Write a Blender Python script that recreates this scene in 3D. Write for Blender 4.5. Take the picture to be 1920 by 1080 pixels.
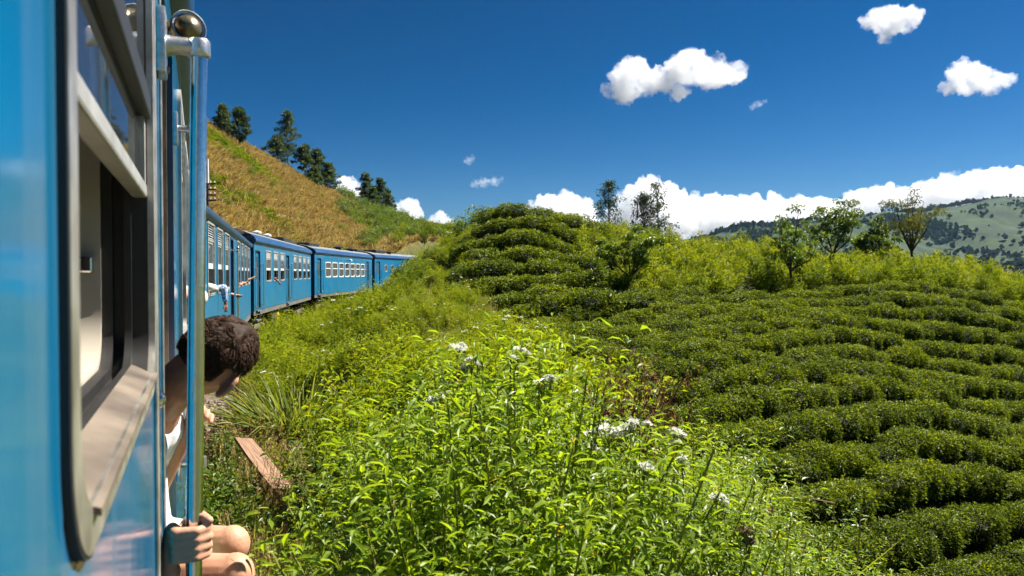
import bpy, bmesh, math, random
import numpy as np
from mathutils import Vector, Matrix, Euler, noise

for o in list(bpy.data.objects):
    bpy.data.objects.remove(o, do_unlink=True)
SC = bpy.context.scene
COL = SC.collection
R = math.radians

# ------------------------------------------------------------------ camera
EYE = 2.45                      # metres above the rail head
FPX, CX, CY = 1400.0, 960.0, 540.0
PITCH = math.atan(28.0 / FPX)   # looking slightly down
cam_data = bpy.data.cameras.new('camera')
cam = bpy.data.objects.new('camera', cam_data)
COL.objects.link(cam)
cam.location = (0, 0, EYE)
cam.rotation_euler = (math.pi / 2 - PITCH, 0, 0)
cam_data.sensor_width = 36.0
cam_data.lens = 36.0 * FPX / 1920.0
cam_data.clip_start = 0.02
cam_data.clip_end = 30000
cam_data.dof.use_dof = True
cam_data.dof.focus_distance = 14.0
cam_data.dof.aperture_fstop = 9.0
SC.camera = cam

# ------------------------------------------------------------------ sky and sun
SUN_AZ, SUN_EL = R(64), R(52)   # azimuth clockwise from the view direction (+Y)
world = bpy.data.worlds.new('World')
SC.world = world
world.use_nodes = True
wn = world.node_tree.nodes
wl = world.node_tree.links
wn.clear()
w_out = wn.new('ShaderNodeOutputWorld')
w_bg = wn.new('ShaderNodeBackground')
w_sky = wn.new('ShaderNodeTexSky')
w_sky.sky_type = 'NISHITA'
w_sky.sun_disc = False
w_sky.sun_elevation = SUN_EL
w_sky.sun_rotation = SUN_AZ
w_sky.altitude = 2400
w_sky.air_density = 1.0
w_sky.dust_density = 2.2
w_sky.ozone_density = 3.0
w_hs = wn.new('ShaderNodeHueSaturation')
w_hs.inputs['Hue'].default_value = 0.497
w_hs.inputs['Saturation'].default_value = 1.28
w_hs.inputs['Value'].default_value = 0.225
w_bg.inputs['Strength'].default_value = 0.05
w_gm = wn.new('ShaderNodeGamma')
w_gm.inputs[1].default_value = 1.42
wl.new(w_sky.outputs[0], w_gm.inputs[0])
wl.new(w_gm.outputs[0], w_hs.inputs['Color'])
wl.new(w_hs.outputs[0], w_bg.inputs['Color'])
wl.new(w_bg.outputs[0], w_out.inputs['Surface'])

sun_data = bpy.data.lights.new('sun', 'SUN')
sun_data.energy = 4.9
sun_data.angle = R(0.5)
sun_data.color = (1.0, 0.95, 0.86)
sun = bpy.data.objects.new('sun', sun_data)
COL.objects.link(sun)
_sd = Vector((math.sin(SUN_AZ) * math.cos(SUN_EL), math.cos(SUN_AZ) * math.cos(SUN_EL), math.sin(SUN_EL)))
sun.rotation_euler = _sd.to_track_quat('Z', 'Y').to_euler()
sun.location = (40, 20, 60)

SC.view_settings.view_transform = 'Standard'
SC.view_settings.look = 'None'
SC.view_settings.exposure = 1.6
SC.view_settings.gamma = 1.0
SC.view_settings.use_curve_mapping = False
SC.render.engine = 'CYCLES'
SC.cycles.use_denoising = True
SC.cycles.use_adaptive_sampling = True
SC.cycles.adaptive_threshold = 0.05
SC.cycles.max_bounces = 12
SC.cycles.diffuse_bounces = 2
SC.cycles.glossy_bounces = 3
SC.cycles.transmission_bounces = 5
SC.cycles.transparent_max_bounces = 8
SC.cycles.volume_bounces = 12
SC.cycles.caustics_reflective = False
SC.cycles.caustics_refractive = False
SC.cycles.sample_clamp_indirect = 6.0

# ------------------------------------------------------------------ helpers
def unproject(px, py, Y):
    """world point that the pixel (of the 1920 x 1080 photograph) shows at depth Y"""
    r = (px - CX) / FPX
    u = (CY - py) / FPX
    c, s = math.cos(PITCH), math.sin(PITCH)
    d = Vector((r, c + u * s, -s + u * c))
    d *= Y / d.y
    return Vector((d.x, d.y, d.z + EYE))

def tag(o, label=None, category=None, group=None, kind=None):
    if label: o['label'] = label
    if category: o['category'] = category
    if group: o['group'] = group
    if kind: o['kind'] = kind
    return o

def empty(name, loc=(0, 0, 0), rz=0.0, label=None, category=None, group=None, kind=None):
    o = bpy.data.objects.new(name, None)
    o.empty_display_size = 0.2
    COL.objects.link(o)
    o.location = loc
    o.rotation_euler = (0, 0, rz)
    return tag(o, label, category, group, kind)

def link(name, me, parent=None, material=None, smooth=None):
    if material is not None and len(me.materials) == 0:
        me.materials.append(material)
    if smooth is not None:
        me.polygons.foreach_set('use_smooth', [smooth] * len(me.polygons))
    o = bpy.data.objects.new(name, me)
    COL.objects.link(o)
    if parent is not None:
        o.parent = parent
    return o

def copy_tree(o, parent=None):
    c = o.copy()
    COL.objects.link(c)
    c.parent = parent
    for ch in list(o.children):
        copy_tree(ch, c)
    return c

def np_mesh(name, V, F3=None, F4=None, rnd=None, smooth=False):
    """fast mesh from numpy triangles and quads, rnd = per-vertex float attribute"""
    me = bpy.data.meshes.new(name)
    V = np.asarray(V, dtype=np.float32)
    F3 = np.zeros((0, 3), np.int32) if F3 is None else np.asarray(F3, np.int32).reshape(-1, 3)
    F4 = np.zeros((0, 4), np.int32) if F4 is None else np.asarray(F4, np.int32).reshape(-1, 4)
    me.vertices.add(len(V))
    me.vertices.foreach_set('co', V.ravel())
    nl = F3.size + F4.size
    me.loops.add(nl)
    me.loops.foreach_set('vertex_index', np.concatenate([F3.ravel(), F4.ravel()]).astype(np.int32))
    n3, n4 = len(F3), len(F4)
    me.polygons.add(n3 + n4)
    st = np.concatenate([np.arange(n3) * 3, n3 * 3 + np.arange(n4) * 4]).astype(np.int32)
    me.polygons.foreach_set('loop_start', st)
    me.polygons.foreach_set('use_smooth', np.full(n3 + n4, smooth))
    if rnd is not None:
        a = me.attributes.new('rnd', 'FLOAT', 'POINT')
        a.data.foreach_set('value', np.asarray(rnd, np.float32))
    me.update()
    me.validate()
    return me

class MB:
    """collects shapes that belong to one part and links them as one mesh"""
    def __init__(self):
        self.v, self.f = [], []
    def add(self, v, f):
        o = len(self.v)
        self.v += [tuple(p) for p in v]
        self.f += [tuple(i + o for i in q) for q in f]
        return self
    def box(self, x0, x1, y0, y1, z0, z1, b=0.0):
        if b <= 0:
            v = [(x, y, z) for x in (x0, x1) for y in (y0, y1) for z in (z0, z1)]
            f = [(0, 1, 3, 2), (4, 6, 7, 5), (0, 4, 5, 1), (2, 3, 7, 6), (0, 2, 6, 4), (1, 5, 7, 3)]
            return self.add(v, f)
        bm = bmesh.new()
        bmesh.ops.create_cube(bm, size=1)
        for p in bm.verts:
            p.co = Vector(((x0 + x1) / 2 + p.co.x * (x1 - x0), (y0 + y1) / 2 + p.co.y * (y1 - y0), (z0 + z1) / 2 + p.co.z * (z1 - z0)))
        bmesh.ops.bevel(bm, geom=list(bm.edges), offset=b, segments=2, profile=0.5, affect='EDGES')
        bm.verts.index_update()
        self.add([p.co for p in bm.verts], [[q.index for q in f.verts] for f in bm.faces])
        bm.free()
        return self
    def tube(self, pts, r, n=10, cap=True):
        pts = [Vector(p) for p in pts]
        rs = r if isinstance(r, (list, tuple)) else [r] * len(pts)
        ring, up = [], None
        base = len(self.v)
        V, F = [], []
        for i, p in enumerate(pts):
            t = (pts[min(i + 1, len(pts) - 1)] - pts[max(i - 1, 0)]).normalized()
            if up is None:
                up = t.orthogonal().normalized()
            up = (up - t * up.dot(t))
            up = up.normalized() if up.length > 1e-6 else t.orthogonal().normalized()
            sd = t.cross(up)
            for k in range(n):
                a = 2 * math.pi * k / n
                V.append(p + (up * math.cos(a) + sd * math.sin(a)) * rs[i])
        for i in range(len(pts) - 1):
            for k in range(n):
                a, b = i * n + k, i * n + (k + 1) % n
                F.append((a, b, b + n, a + n))
        if cap:
            F.append(tuple(range(n - 1, -1, -1)))
            F.append(tuple((len(pts) - 1) * n + k for k in range(n)))
        return self.add(V, F)
    def lathe(self, c, axis, prof, n=20):
        """prof: list of (distance along axis, radius)"""
        c, ax = Vector(c), Vector(axis).normalized()
        up = ax.orthogonal().normalized()
        sd = ax.cross(up)
        V, F = [], []
        for h, r in prof:
            for k in range(n):
                a = 2 * math.pi * k / n
                V.append(c + ax * h + (up * math.cos(a) + sd * math.sin(a)) * max(r, 1e-4))
        for i in range(len(prof) - 1):
            for k in range(n):
                a, b = i * n + k, i * n + (k + 1) % n
                F.append((a, b, b + n, a + n))
        F.append(tuple(range(n - 1, -1, -1)))
        F.append(tuple((len(prof) - 1) * n + k for k in range(n)))
        return self.add(V, F)
    def extrude(self, prof, x0, x1, close=True, steps=1):
        """profile of (y, z) points extruded along x"""
        n = len(prof)
        V, F = [], []
        for i in range(steps + 1):
            x = x0 + (x1 - x0) * i / steps
            V += [(x, y, z) for y, z in prof]
        for i in range(steps):
            for k in range(n if close else n - 1):
                a, b = i * n + k, i * n + (k + 1) % n
                F.append((a, b, b + n, a + n))
        if close:
            F.append(tuple(range(n - 1, -1, -1)))
            F.append(tuple(steps * n + k for k in range(n)))
        return self.add(V, F)
    def ring(self, outer, inner, y0, y1):
        """frame between two closed loops of (x, z) with the same count, from y0 to y1"""
        n = len(outer)
        V = [(x, y0, z) for x, z in outer] + [(x, y0, z) for x, z in inner] + \
            [(x, y1, z) for x, z in outer] + [(x, y1, z) for x, z in inner]
        F = []
        for k in range(n):
            m = (k + 1) % n
            F += [(k, m, n + m, n + k), (2 * n + k, 3 * n + k, 3 * n + m, 2 * n + m),
                  (k, 2 * n + k, 2 * n + m, m), (n + k, n + m, 3 * n + m, 3 * n + k)]
        return self.add(V, F)
    def mesh(self, name):
        me = bpy.data.meshes.new(name)
        me.from_pydata(self.v, [], self.f)
        bm = bmesh.new()
        bm.from_mesh(me)
        bmesh.ops.recalc_face_normals(bm, faces=bm.faces)
        bm.to_mesh(me)
        bm.free()
        return me
    def build(self, name, material, parent=None, smooth=False, angle=None):
        me = self.mesh(name)
        me.materials.append(material)
        if smooth or angle:
            me.polygons.foreach_set('use_smooth', [True] * len(me.polygons))
            if angle:
                me.set_sharp_from_angle(angle=R(angle))
        return link(name, me, parent)

def round_rect(x0, x1, z0, z1, r, n=6):
    r = min(r, (x1 - x0) / 2 - 1e-4, (z1 - z0) / 2 - 1e-4)
    out = []
    for cx, cz, a0 in ((x1 - r, z1 - r, 0), (x0 + r, z1 - r, 90), (x0 + r, z0 + r, 180), (x1 - r, z0 + r, 270)):
        for k in range(n + 1):
            a = R(a0 + 90 * k / n)
            out.append((cx + r * math.cos(a), cz + r * math.sin(a)))
    return out

# ------------------------------------------------------------------ materials
def new_mat(name):
    m = bpy.data.materials.new(name)
    m.use_nodes = True
    return m, m.node_tree.nodes, m.node_tree.links, m.node_tree.nodes['Principled BSDF']

def ramp(nodes, stops):
    cr = nodes.new('ShaderNodeValToRGB')
    e = cr.color_ramp.elements
    while len(e) < len(stops):
        e.new(0.5)
    for i, (p, c) in enumerate(stops):
        e[i].position = p
        e[i].color = (*c, 1)
    return cr

def mat(name, col, rough=0.5, metal=0.0, var=0.12, scale=6.0, bump=0.0, bump_scale=40.0, coat=0.0, spec=0.5, col2=None, streak=None):
    m, n, l, b = new_mat(name)
    tc = n.new('ShaderNodeTexCoord')
    mp = n.new('ShaderNodeMapping')
    if streak:
        mp.inputs['Scale'].default_value = streak
    l.new(tc.outputs['Object'], mp.inputs['Vector'])
    nt = n.new('ShaderNodeTexNoise')
    nt.inputs['Scale'].default_value = scale
    nt.inputs['Detail'].default_value = 6
    l.new(mp.outputs[0], nt.inputs['Vector'])
    lo = tuple(c * (1 - var) for c in col) if col2 is None else col2
    hi = tuple(min(1, c * (1 + var)) for c in col)
    cr = ramp(n, [(0.32, lo), (0.68, hi)])
    l.new(nt.outputs['Fac'], cr.inputs['Fac'])
    l.new(cr.outputs['Color'], b.inputs['Base Color'])
    b.inputs['Roughness'].default_value = rough
    b.inputs['Metallic'].default_value = metal
    b.inputs['Specular IOR Level'].default_value = spec
    if coat:
        b.inputs['Coat Weight'].default_value = coat
        b.inputs['Coat Roughness'].default_value = 0.04
    if bump:
        bt = n.new('ShaderNodeTexNoise')
        bt.inputs['Scale'].default_value = bump_scale
        bt.inputs['Detail'].default_value = 4
        l.new(tc.outputs['Object'], bt.inputs['Vector'])
        bp = n.new('ShaderNodeBump')
        bp.inputs['Strength'].default_value = 1.0
        bp.inputs['Distance'].default_value = bump
        l.new(bt.outputs['Fac'], bp.inputs['Height'])
        l.new(bp.outputs[0], b.inputs['Normal'])
    return m

def leaf_mat(name, dark, mid, light, transl=0.35, rough=0.45, spec=0.35, inst=0.25, tcol=None, old=None):
    """foliage: per-leaf colour, per-plant shift, light shining through"""
    m, n, l, b = new_mat(name)
    at = n.new('ShaderNodeAttribute')
    at.attribute_name = 'rnd'
    oi = n.new('ShaderNodeObjectInfo')
    mr = n.new('ShaderNodeMapRange')
    mr.inputs['To Min'].default_value = -inst
    mr.inputs['To Max'].default_value = inst
    l.new(oi.outputs['Random'], mr.inputs['Value'])
    ad = n.new('ShaderNodeMath')
    ad.operation = 'ADD'
    ad.use_clamp = True
    l.new(at.outputs['Fac'], ad.inputs[0])
    l.new(mr.outputs[0], ad.inputs[1])
    cr = ramp(n, [(0.0, dark), (0.5, mid), (1.0, light)] if old is None else [(0.0, dark), (0.48, mid), (0.93, light), (0.97, old)])
    l.new(ad.outputs[0], cr.inputs['Fac'])
    l.new(cr.outputs['Color'], b.inputs['Base Color'])
    b.inputs['Roughness'].default_value = rough
    b.inputs['Specular IOR Level'].default_value = spec
    tr = n.new('ShaderNodeBsdfTranslucent')
    tm = n.new('ShaderNodeMix')
    tm.data_type = 'RGBA'
    tm.blend_type = 'MULTIPLY'
    tm.inputs[0].default_value = 1.0
    l.new(cr.outputs['Color'], tm.inputs[6])
    tm.inputs[7].default_value = (*(tcol or (1.9, 1.75, 0.6)), 1)
    l.new(tm.outputs[2], tr.inputs['Color'])
    mx = n.new('ShaderNodeMixShader')
    mx.inputs[0].default_value = transl
    l.new(b.outputs[0], mx.inputs[1])
    l.new(tr.outputs[0], mx.inputs[2])
    l.new(mx.outputs[0], n['Material Output'].inputs['Surface'])
    return m
# ------------------------------------------------------------------ lie of the land
H1 = R(-22.7)                                   # heading of the near coach
D_SIDE = 0.085                                  # the camera leans this far out of its side
def wall1(Y): return -D_SIDE / math.cos(H1) + Y * math.tan(H1)
# start of the visible side of each coach and its heading
def at1(Y): return (wall1(Y), Y)
COACH = {
    1: (at1(-5.8), at1(8.6)),
    2: ((-3.94, 9.2), (-8.40, 24.0)),
    3: ((-8.50, 24.6), (-10.77, 40.0)),
    4: ((-10.73, 40.6), (-10.50, 56.0)),
    5: ((-10.40, 56.6), (-7.90, 72.0)),
}
def grade(Y): return np.maximum(0.0, (np.asarray(Y, float) - 24.0) * 0.004)
_side = np.array([at1(-60), at1(-20), at1(8.6), (-3.94, 9.2), (-8.40, 24.0), (-8.50, 24.6), (-10.77, 40.0), (-10.73, 40.6),
                  (-10.50, 56.0), (-10.40, 56.6), (-7.90, 72.0), (-3.4, 88.0), (3.0, 104.0), (12.0, 122.0)])
def _offset(poly, d):
    out = []
    for i in range(len(poly)):
        t = poly[min(i + 1, len(poly) - 1)] - poly[max(i - 1, 0)]
        t = t / np.linalg.norm(t)
        out.append(poly[i] + d * np.array([-t[1], t[0]]))
    return np.array(out)
TRACK = _offset(_side, 1.45)

def poly_dist(X, Y, poly):
    """distance to a polyline and the signed side (+ = left of its direction)"""
    X = np.asarray(X, float); Y = np.asarray(Y, float)
    best = np.full(X.shape, 1e9); sg = np.zeros(X.shape)
    for a, b in zip(poly[:-1], poly[1:]):
        d = b - a; L2 = d @ d
        t = np.clip(((X - a[0]) * d[0] + (Y - a[1]) * d[1]) / L2, 0, 1)
        qx, qy = X - (a[0] + t * d[0]), Y - (a[1] + t * d[1])
        r = np.hypot(qx, qy)
        m = r < best
        best = np.where(m, r, best)
        sg = np.where(m, np.sign(d[0] * qy - d[1] * qx), sg)
    return best, sg

def P_(px, py, Y): return ((px - CX) / FPX * Y, Y, -(py - 512.0) / FPX * Y)
TEA_H = 0.72
KNOLL_ROWS = [  # crest line of each hedge on the knoll, in the photograph, and its depth
    ([(922, 405), (950, 397), (1000, 401), (1060, 413), (1105, 428)], 36.4),
    ([(884, 440), (905, 428), (950, 421), (1010, 424), (1058, 442)], 35.0),
    ([(880, 468), (915, 456), (960, 450), (1030, 457), (1062, 468)], 33.6),
    ([(912, 490), (950, 482), (1000, 478), (1050, 484), (1090, 496)], 32.2),
    ([(922, 514), (960, 507), (1010, 504), (1060, 510), (1118, 521)], 30.8),
    ([(932, 540), (970, 534), (1020, 530), (1080, 534), (1130, 541)], 29.4),
    ([(945, 566), (990, 560), (1040, 556), (1090, 553), (1140, 554)], 28.0),
    ([(955, 592), (1000, 585), (1060, 577), (1130, 570), (1205, 562)], 26.6),
]
ctl = []
for (x, Y, z) in [
    (1.0, 1.5, -2.7), (-0.9, 1.5, -2.75), (-8, 1.5, -2.6), (-0.4, 3, -2.7), (-0.9, 5, -2.7), (-2.0, 8, -2.7), (-3.7, 12, -2.65), (-5.0, 16, -2.6), (-6.0, 20, -2.5),
    (-7.2, 25, -2.45), (-8, 30, -2.4), (-8.8, 35, -2.3), (-9.2, 40, -2.2), (-8.9, 48, -2.0), (-8.7, 56, -1.8), (-7.2, 64, -1.6),
    # crest of the wild bank
    (0.9, 1.5, -2.2), (0.6, 3, -2.0), (0.7, 5, -2.2), (0.7, 8, -2.35), (0.5, 12, -2.3), (0.2, 16, -2.1), (-0.3, 20, -1.85),
    (-1, 25, -1.3), (-1.6, 30, -0.6), (-2.5, 36, 0.2), (-4, 44, 0.9), (-4, 55, 1.7),
    # between the track and the crest
    (-2.4, 16, -2.4), (-3.4, 22, -2.2), (-4.6, 30, -1.5), (-6.3, 40, -0.9), (-6, 50, -0.2), (-4.5, 62, 0.8),
    # falling away to the tea
    (2.3, 1.5, -3.2), (2.3, 3, -3.5), (2.3, 6, -3.6), (2.2, 9, -3.7), (2.0, 12, -3.6), (1.6, 16, -3.1), (1.0, 20, -2.5),
    (4.5, 4, -5.2), (5, 9, -5.9), (8, 6, -6.9), (14, 9, -7.2), (20, 14, -7.0), (26, 22, -5.2), (32, 32, -3.0),
    # hill foot on the far side of the track
    (-10, 6, -2.4), (-11.5, 12, -2.3), (-14, 20, -1.6), (-17, 30, -0.6), (-20, 12, 0.8), (-17.5, 45, 0.4), (-17, 60, 0.8), (-15, 75, 1.2)]:
    ctl.append((x, Y, z))
for (px, py, Y) in [(990, 600, 24), (1250, 850, 15), (1600, 1080, 12.5), (1920, 1080, 14), (1920, 850, 19), (1920, 690, 25), (1920, 590, 30),
                    (1690, 548, 30), (1690, 700, 22), (1690, 850, 17), (1400, 560, 27.5), (1400, 700, 19.5), (1400, 850, 15.5), (1200, 575, 26), (1200, 700, 18)]:
    x, Y, z = P_(px, py, Y)
    ctl.append((x, Y, z - TEA_H))
for row, Y in KNOLL_ROWS[::2] + KNOLL_ROWS[-1:]:
    for px, py in row[::2]:
        x, y, z = P_(px, py, Y)
        ctl.append((x, y, z - TEA_H))
for p in [  # ridge, its far side, the valley and the far mountain, the dry hill (ground as the photograph shows it)
    (1250, 566, 29), (1500, 560, 31), (1690, 558, 31.5), (1250, 490, 35.5), (1450, 508, 36), (1700, 526, 37), (1850, 545, 37), (1920, 572, 35), (2100, 620, 34),
    (960, 445, 42), (1080, 468, 44), (1250, 520, 48), (1450, 560, 52), (1700, 590, 54), (1920, 640, 54), (960, 520, 80), (1250, 580, 90), (1600, 660, 100), (1920, 690, 100),
    (960, 560, 200), (1300, 610, 220), (1700, 650, 260), (1920, 650, 300), (2300, 640, 300), (960, 540, 500), (1400, 560, 550), (1700, 585, 550), (1920, 585, 550), (2300, 580, 550),
    (1330, 490, 1000), (1500, 490, 1000), (1700, 495, 1000), (1920, 510, 900), (2300, 500, 900),
    (1000, 500, 1500), (1200, 478, 1500), (1330, 446, 1500), (1480, 427, 1600), (1600, 412, 1650), (1700, 394, 1700), (1810, 383, 1750), (1920, 373, 1750), (2200, 365, 1750),
    (1000, 500, 2600), (1500, 455, 2600), (1920, 420, 2600), (2300, 420, 2600),
    (400, 425, 45), (400, 335, 80), (400, 248, 112), (500, 445, 62), (500, 385, 92), (500, 300, 132), (600, 468, 75), (600, 420, 108), (600, 358, 152),
    (700, 472, 88), (700, 435, 125), (690, 396, 168), (770, 462, 100), (760, 440, 135), (740, 418, 182), (850, 455, 75), (850, 440, 120), (840, 430, 190),
    (200, 340, 60), (200, 150, 115), (0, 300, 50), (0, 120, 100), (300, 430, 35), (-300, 380, 30), (-300, 200, 60),
    (400, 262, 150), (500, 330, 190), (640, 400, 230), (750, 440, 260), (850, 470, 300), (400, 400, 400), (600, 440, 500), (800, 480, 600), (300, 440, 1500), (700, 470, 1500), (500, 470, 2600), (-300, 300, 200), (-300, 440, 1500)]:
    ctl.append(P_(*p))
ctl = np.array(ctl)
_VS = 0.55
def _uv(X, Y):
    Yc = np.maximum(Y, 1.5)
    return np.stack([np.clip(X / Yc, -1.1, 1.25), np.log(Yc) * _VS], -1)
_cu = _uv(ctl[:, 0], ctl[:, 1])
_cg = ctl[:, 2] / np.maximum(ctl[:, 1], 1.5)
def _phi(r): return r * r * np.log(r + 1e-9)
_n = len(ctl)
_A = np.zeros((_n + 3, _n + 3))
_A[:_n, :_n] = _phi(np.linalg.norm(_cu[:, None] - _cu[None], axis=2)) + np.eye(_n) * 2e-4
_A[:_n, _n] = 1; _A[:_n, _n + 1:] = _cu
_A[_n:, :_n] = _A[:_n, _n:].T
_W = np.linalg.solve(_A, np.concatenate([_cg, np.zeros(3)]))

_rs = np.random.RandomState(5)
_perm = _rs.rand(256, 256)
def vnoise(X, Y, s):
    x, y = np.asarray(X) / s, np.asarray(Y) / s
    xi, yi = np.floor(x).astype(int), np.floor(y).astype(int)
    fx, fy = x - xi, y - yi
    fx, fy = fx * fx * (3 - 2 * fx), fy * fy * (3 - 2 * fy)
    g = lambda a, b: _perm[a % 256, b % 256]
    return (g(xi, yi) * (1 - fx) + g(xi + 1, yi) * fx) * (1 - fy) + (g(xi, yi + 1) * (1 - fx) + g(xi + 1, yi + 1) * fx) * fy - 0.5
def fbm(X, Y, s, o=4):
    return sum(vnoise(X + 17.3 * k, Y - 9.1 * k, s / 2 ** k) / 2 ** k for k in range(o))
def sstep(a, b, x):
    t = np.clip((x - a) / (b - a), 0, 1)
    return t * t * (3 - 2 * t)

def height(X, Y):
    """world height of the ground"""
    X = np.asarray(X, float); Y = np.asarray(Y, float)
    sh = X.shape
    x, y = X.ravel(), Y.ravel()
    out = np.zeros(len(x))
    for i in range(0, len(x), 20000):
        q = _uv(x[i:i + 20000], y[i:i + 20000])
        out[i:i + 20000] = _phi(np.linalg.norm(q[:, None] - _cu[None], axis=2)) @ _W[:_n] + _W[_n] + q @ _W[_n + 1:]
    yc = np.maximum(y, 1.5)
    z = out * yc + EYE
    rr = np.hypot(x, y)
    z += fbm(x, y, 5.0, 3) * 0.25 * sstep(2, 10, rr)
    z += fbm(x, y, 30.0, 3) * 2.0 * sstep(55, 90, rr) * (1 - 0.5 * sstep(110, 150, rr))
    z += fbm(x, y, 260.0, 5) * 42.0 * sstep(350, 900, rr)
    z += np.abs(fbm(x, y, 420.0, 3)) * -70.0 * sstep(700, 1100, rr) * (1 - sstep(1350, 1550, rr))
    d, s = poly_dist(x, y, TRACK)
    d = np.where(s < 0, d - 0.15, d)
    w = 1 - sstep(2.5, 4.0, d)
    z = z * (1 - w) + w * (-0.27 + grade(y) - 0.10 * sstep(1.6, 2.6, d))
    return z.reshape(sh)
def hz(x, y): return float(height(np.array([x]), np.array([y]))[0])

# ------------------------------------------------------------------ ground sheet
def build_ground():
    th = np.concatenate([np.linspace(-180, -62, 60, endpoint=False), np.linspace(-62, 62, 520, endpoint=False), np.linspace(62, 180, 60, endpoint=False)])
    rr = np.concatenate([[0.0], np.geomspace(0.5, 2250, 300)])
    T, Q = np.meshgrid(np.radians(th), rr)
    X, Y = Q * np.sin(T), Q * np.cos(T)
    Z = height(X, Y)
    nr, nt = X.shape
    V = np.stack([X, Y, Z], -1).reshape(-1, 3)
    i = np.arange(nr - 1)[:, None] * nt
    j = np.arange(nt)[None]
    jn = (np.arange(nt) + 1)[None] % nt
    F = np.stack([i + j, i + nt + j, i + nt + jn, i + jn], -1).reshape(-1, 4)
    me = np_mesh('ground', V, None, F, smooth=True)
    # what the ground is made of: R dry hillside, G ballast, B far fields, A bare earth
    x, y = V[:, 0].astype(float), V[:, 1].astype(float)
    d, s = poly_dist(x, y, TRACK)
    rad = np.hypot(x, y)
    dry = sstep(3.2, 6, d) * (s > 0) * (1 - sstep(300, 500, rad))
    bal = 1 - sstep(2.3, 3.1, d + 0.5 * fbm(x, y, 0.8, 3))
    far = sstep(250, 600, rad)
    tea = np.zeros(len(x))
    w = -0.47 * x + 0.883 * y
    tea = 0.55 * sstep(1.6, 2.6, x) * sstep(3.0, 4.0, w) * (1 - sstep(20.5, 21.5, w))
    for (px, py, Y, rad_) in [(1072, 452, 36, 1.6), (893, 485, 31.5, 1.1), (905, 510, 30.5, 0.8), (1800, 578, 30.5, 1.5), (880, 460, 33, 0.8)]:
        qx, qy, _ = P_(px, py, Y)
        tea = np.maximum(tea, 1 - sstep(rad_ * 0.5, rad_, np.hypot(x - qx, y - qy)))
    ca = me.color_attributes.new('zone', 'FLOAT_COLOR', 'POINT')
    ca.data.foreach_set('color', np.stack([dry, bal, far, tea], -1).astype(np.float32).ravel())
    m, n, l, b = new_mat('ground_soil')
    tc = n.new('ShaderNodeTexCoord')
    at = n.new('ShaderNodeAttribute'); at.attribute_name = 'zone'
    sp = n.new('ShaderNodeSeparateColor')
    l.new(at.outputs['Color'], sp.inputs[0])
    def ns(scale, detail=6, rough=0.6):
        t = n.new('ShaderNodeTexNoise')
        t.inputs['Scale'].default_value = scale; t.inputs['Detail'].default_value = detail; t.inputs['Roughness'].default_value = rough
        l.new(tc.outputs['Object'], t.inputs['Vector'])
        return t
    def mix(fac, a, bb):
        x_ = n.new('ShaderNodeMix'); x_.data_type = 'RGBA'
        l.new(fac, x_.inputs[0]); l.new(a, x_.inputs[6]); l.new(bb, x_.inputs[7])
        return x_.outputs[2]
    g = ramp(n, [(0.3, (0.022, 0.03, 0.008)), (0.55, (0.05, 0.065, 0.015)), (0.75, (0.11, 0.09, 0.035))]); l.new(ns(2.2).outputs['Fac'], g.inputs[0])
    dr = ramp(n, [(0.3, (0.09, 0.10, 0.02)), (0.45, (0.20, 0.14, 0.045)), (0.7, (0.30, 0.20, 0.075))]); l.new(ns(0.35, 10, 0.7).outputs['Fac'], dr.inputs[0])
    ba = ramp(n, [(0.3, (0.05, 0.038, 0.028)), (0.7, (0.20, 0.16, 0.12))]); l.new(ns(14).outputs['Fac'], ba.inputs[0])
    fa = ramp(n, [(0.36, (0.010, 0.022, 0.010)), (0.5, (0.024, 0.044, 0.014)), (0.66, (0.044, 0.068, 0.020))]); l.new(ns(0.016, 12, 0.72).outputs['Fac'], fa.inputs[0])
    ea = ramp(n, [(0.3, (0.05, 0.022, 0.010)), (0.7, (0.16, 0.075, 0.032))]); l.new(ns(3.0).outputs['Fac'], ea.inputs[0])
    c = mix(sp.outputs[0], g.outputs[0], dr.outputs[0])
    c = mix(sp.outputs[2], c, fa.outputs[0])
    c = mix(at.outputs['Alpha'], c, ea.outputs[0])
    c = mix(sp.outputs[1], c, ba.outputs[0])
    l.new(c, b.inputs['Base Color'])
    b.inputs['Roughness'].default_value = 0.95
    b.inputs['Specular IOR Level'].default_value = 0.15
    bp = n.new('ShaderNodeBump'); bp.inputs['Distance'].default_value = 0.06; bp.inputs['Strength'].default_value = 0.8
    l.new(ns(9, 8).outputs['Fac'], bp.inputs['Height']); l.new(bp.outputs[0], b.inputs['Normal'])
    me.materials.append(m)
    o = link('ground', me)
    return tag(o, kind='structure')
build_ground()
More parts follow.
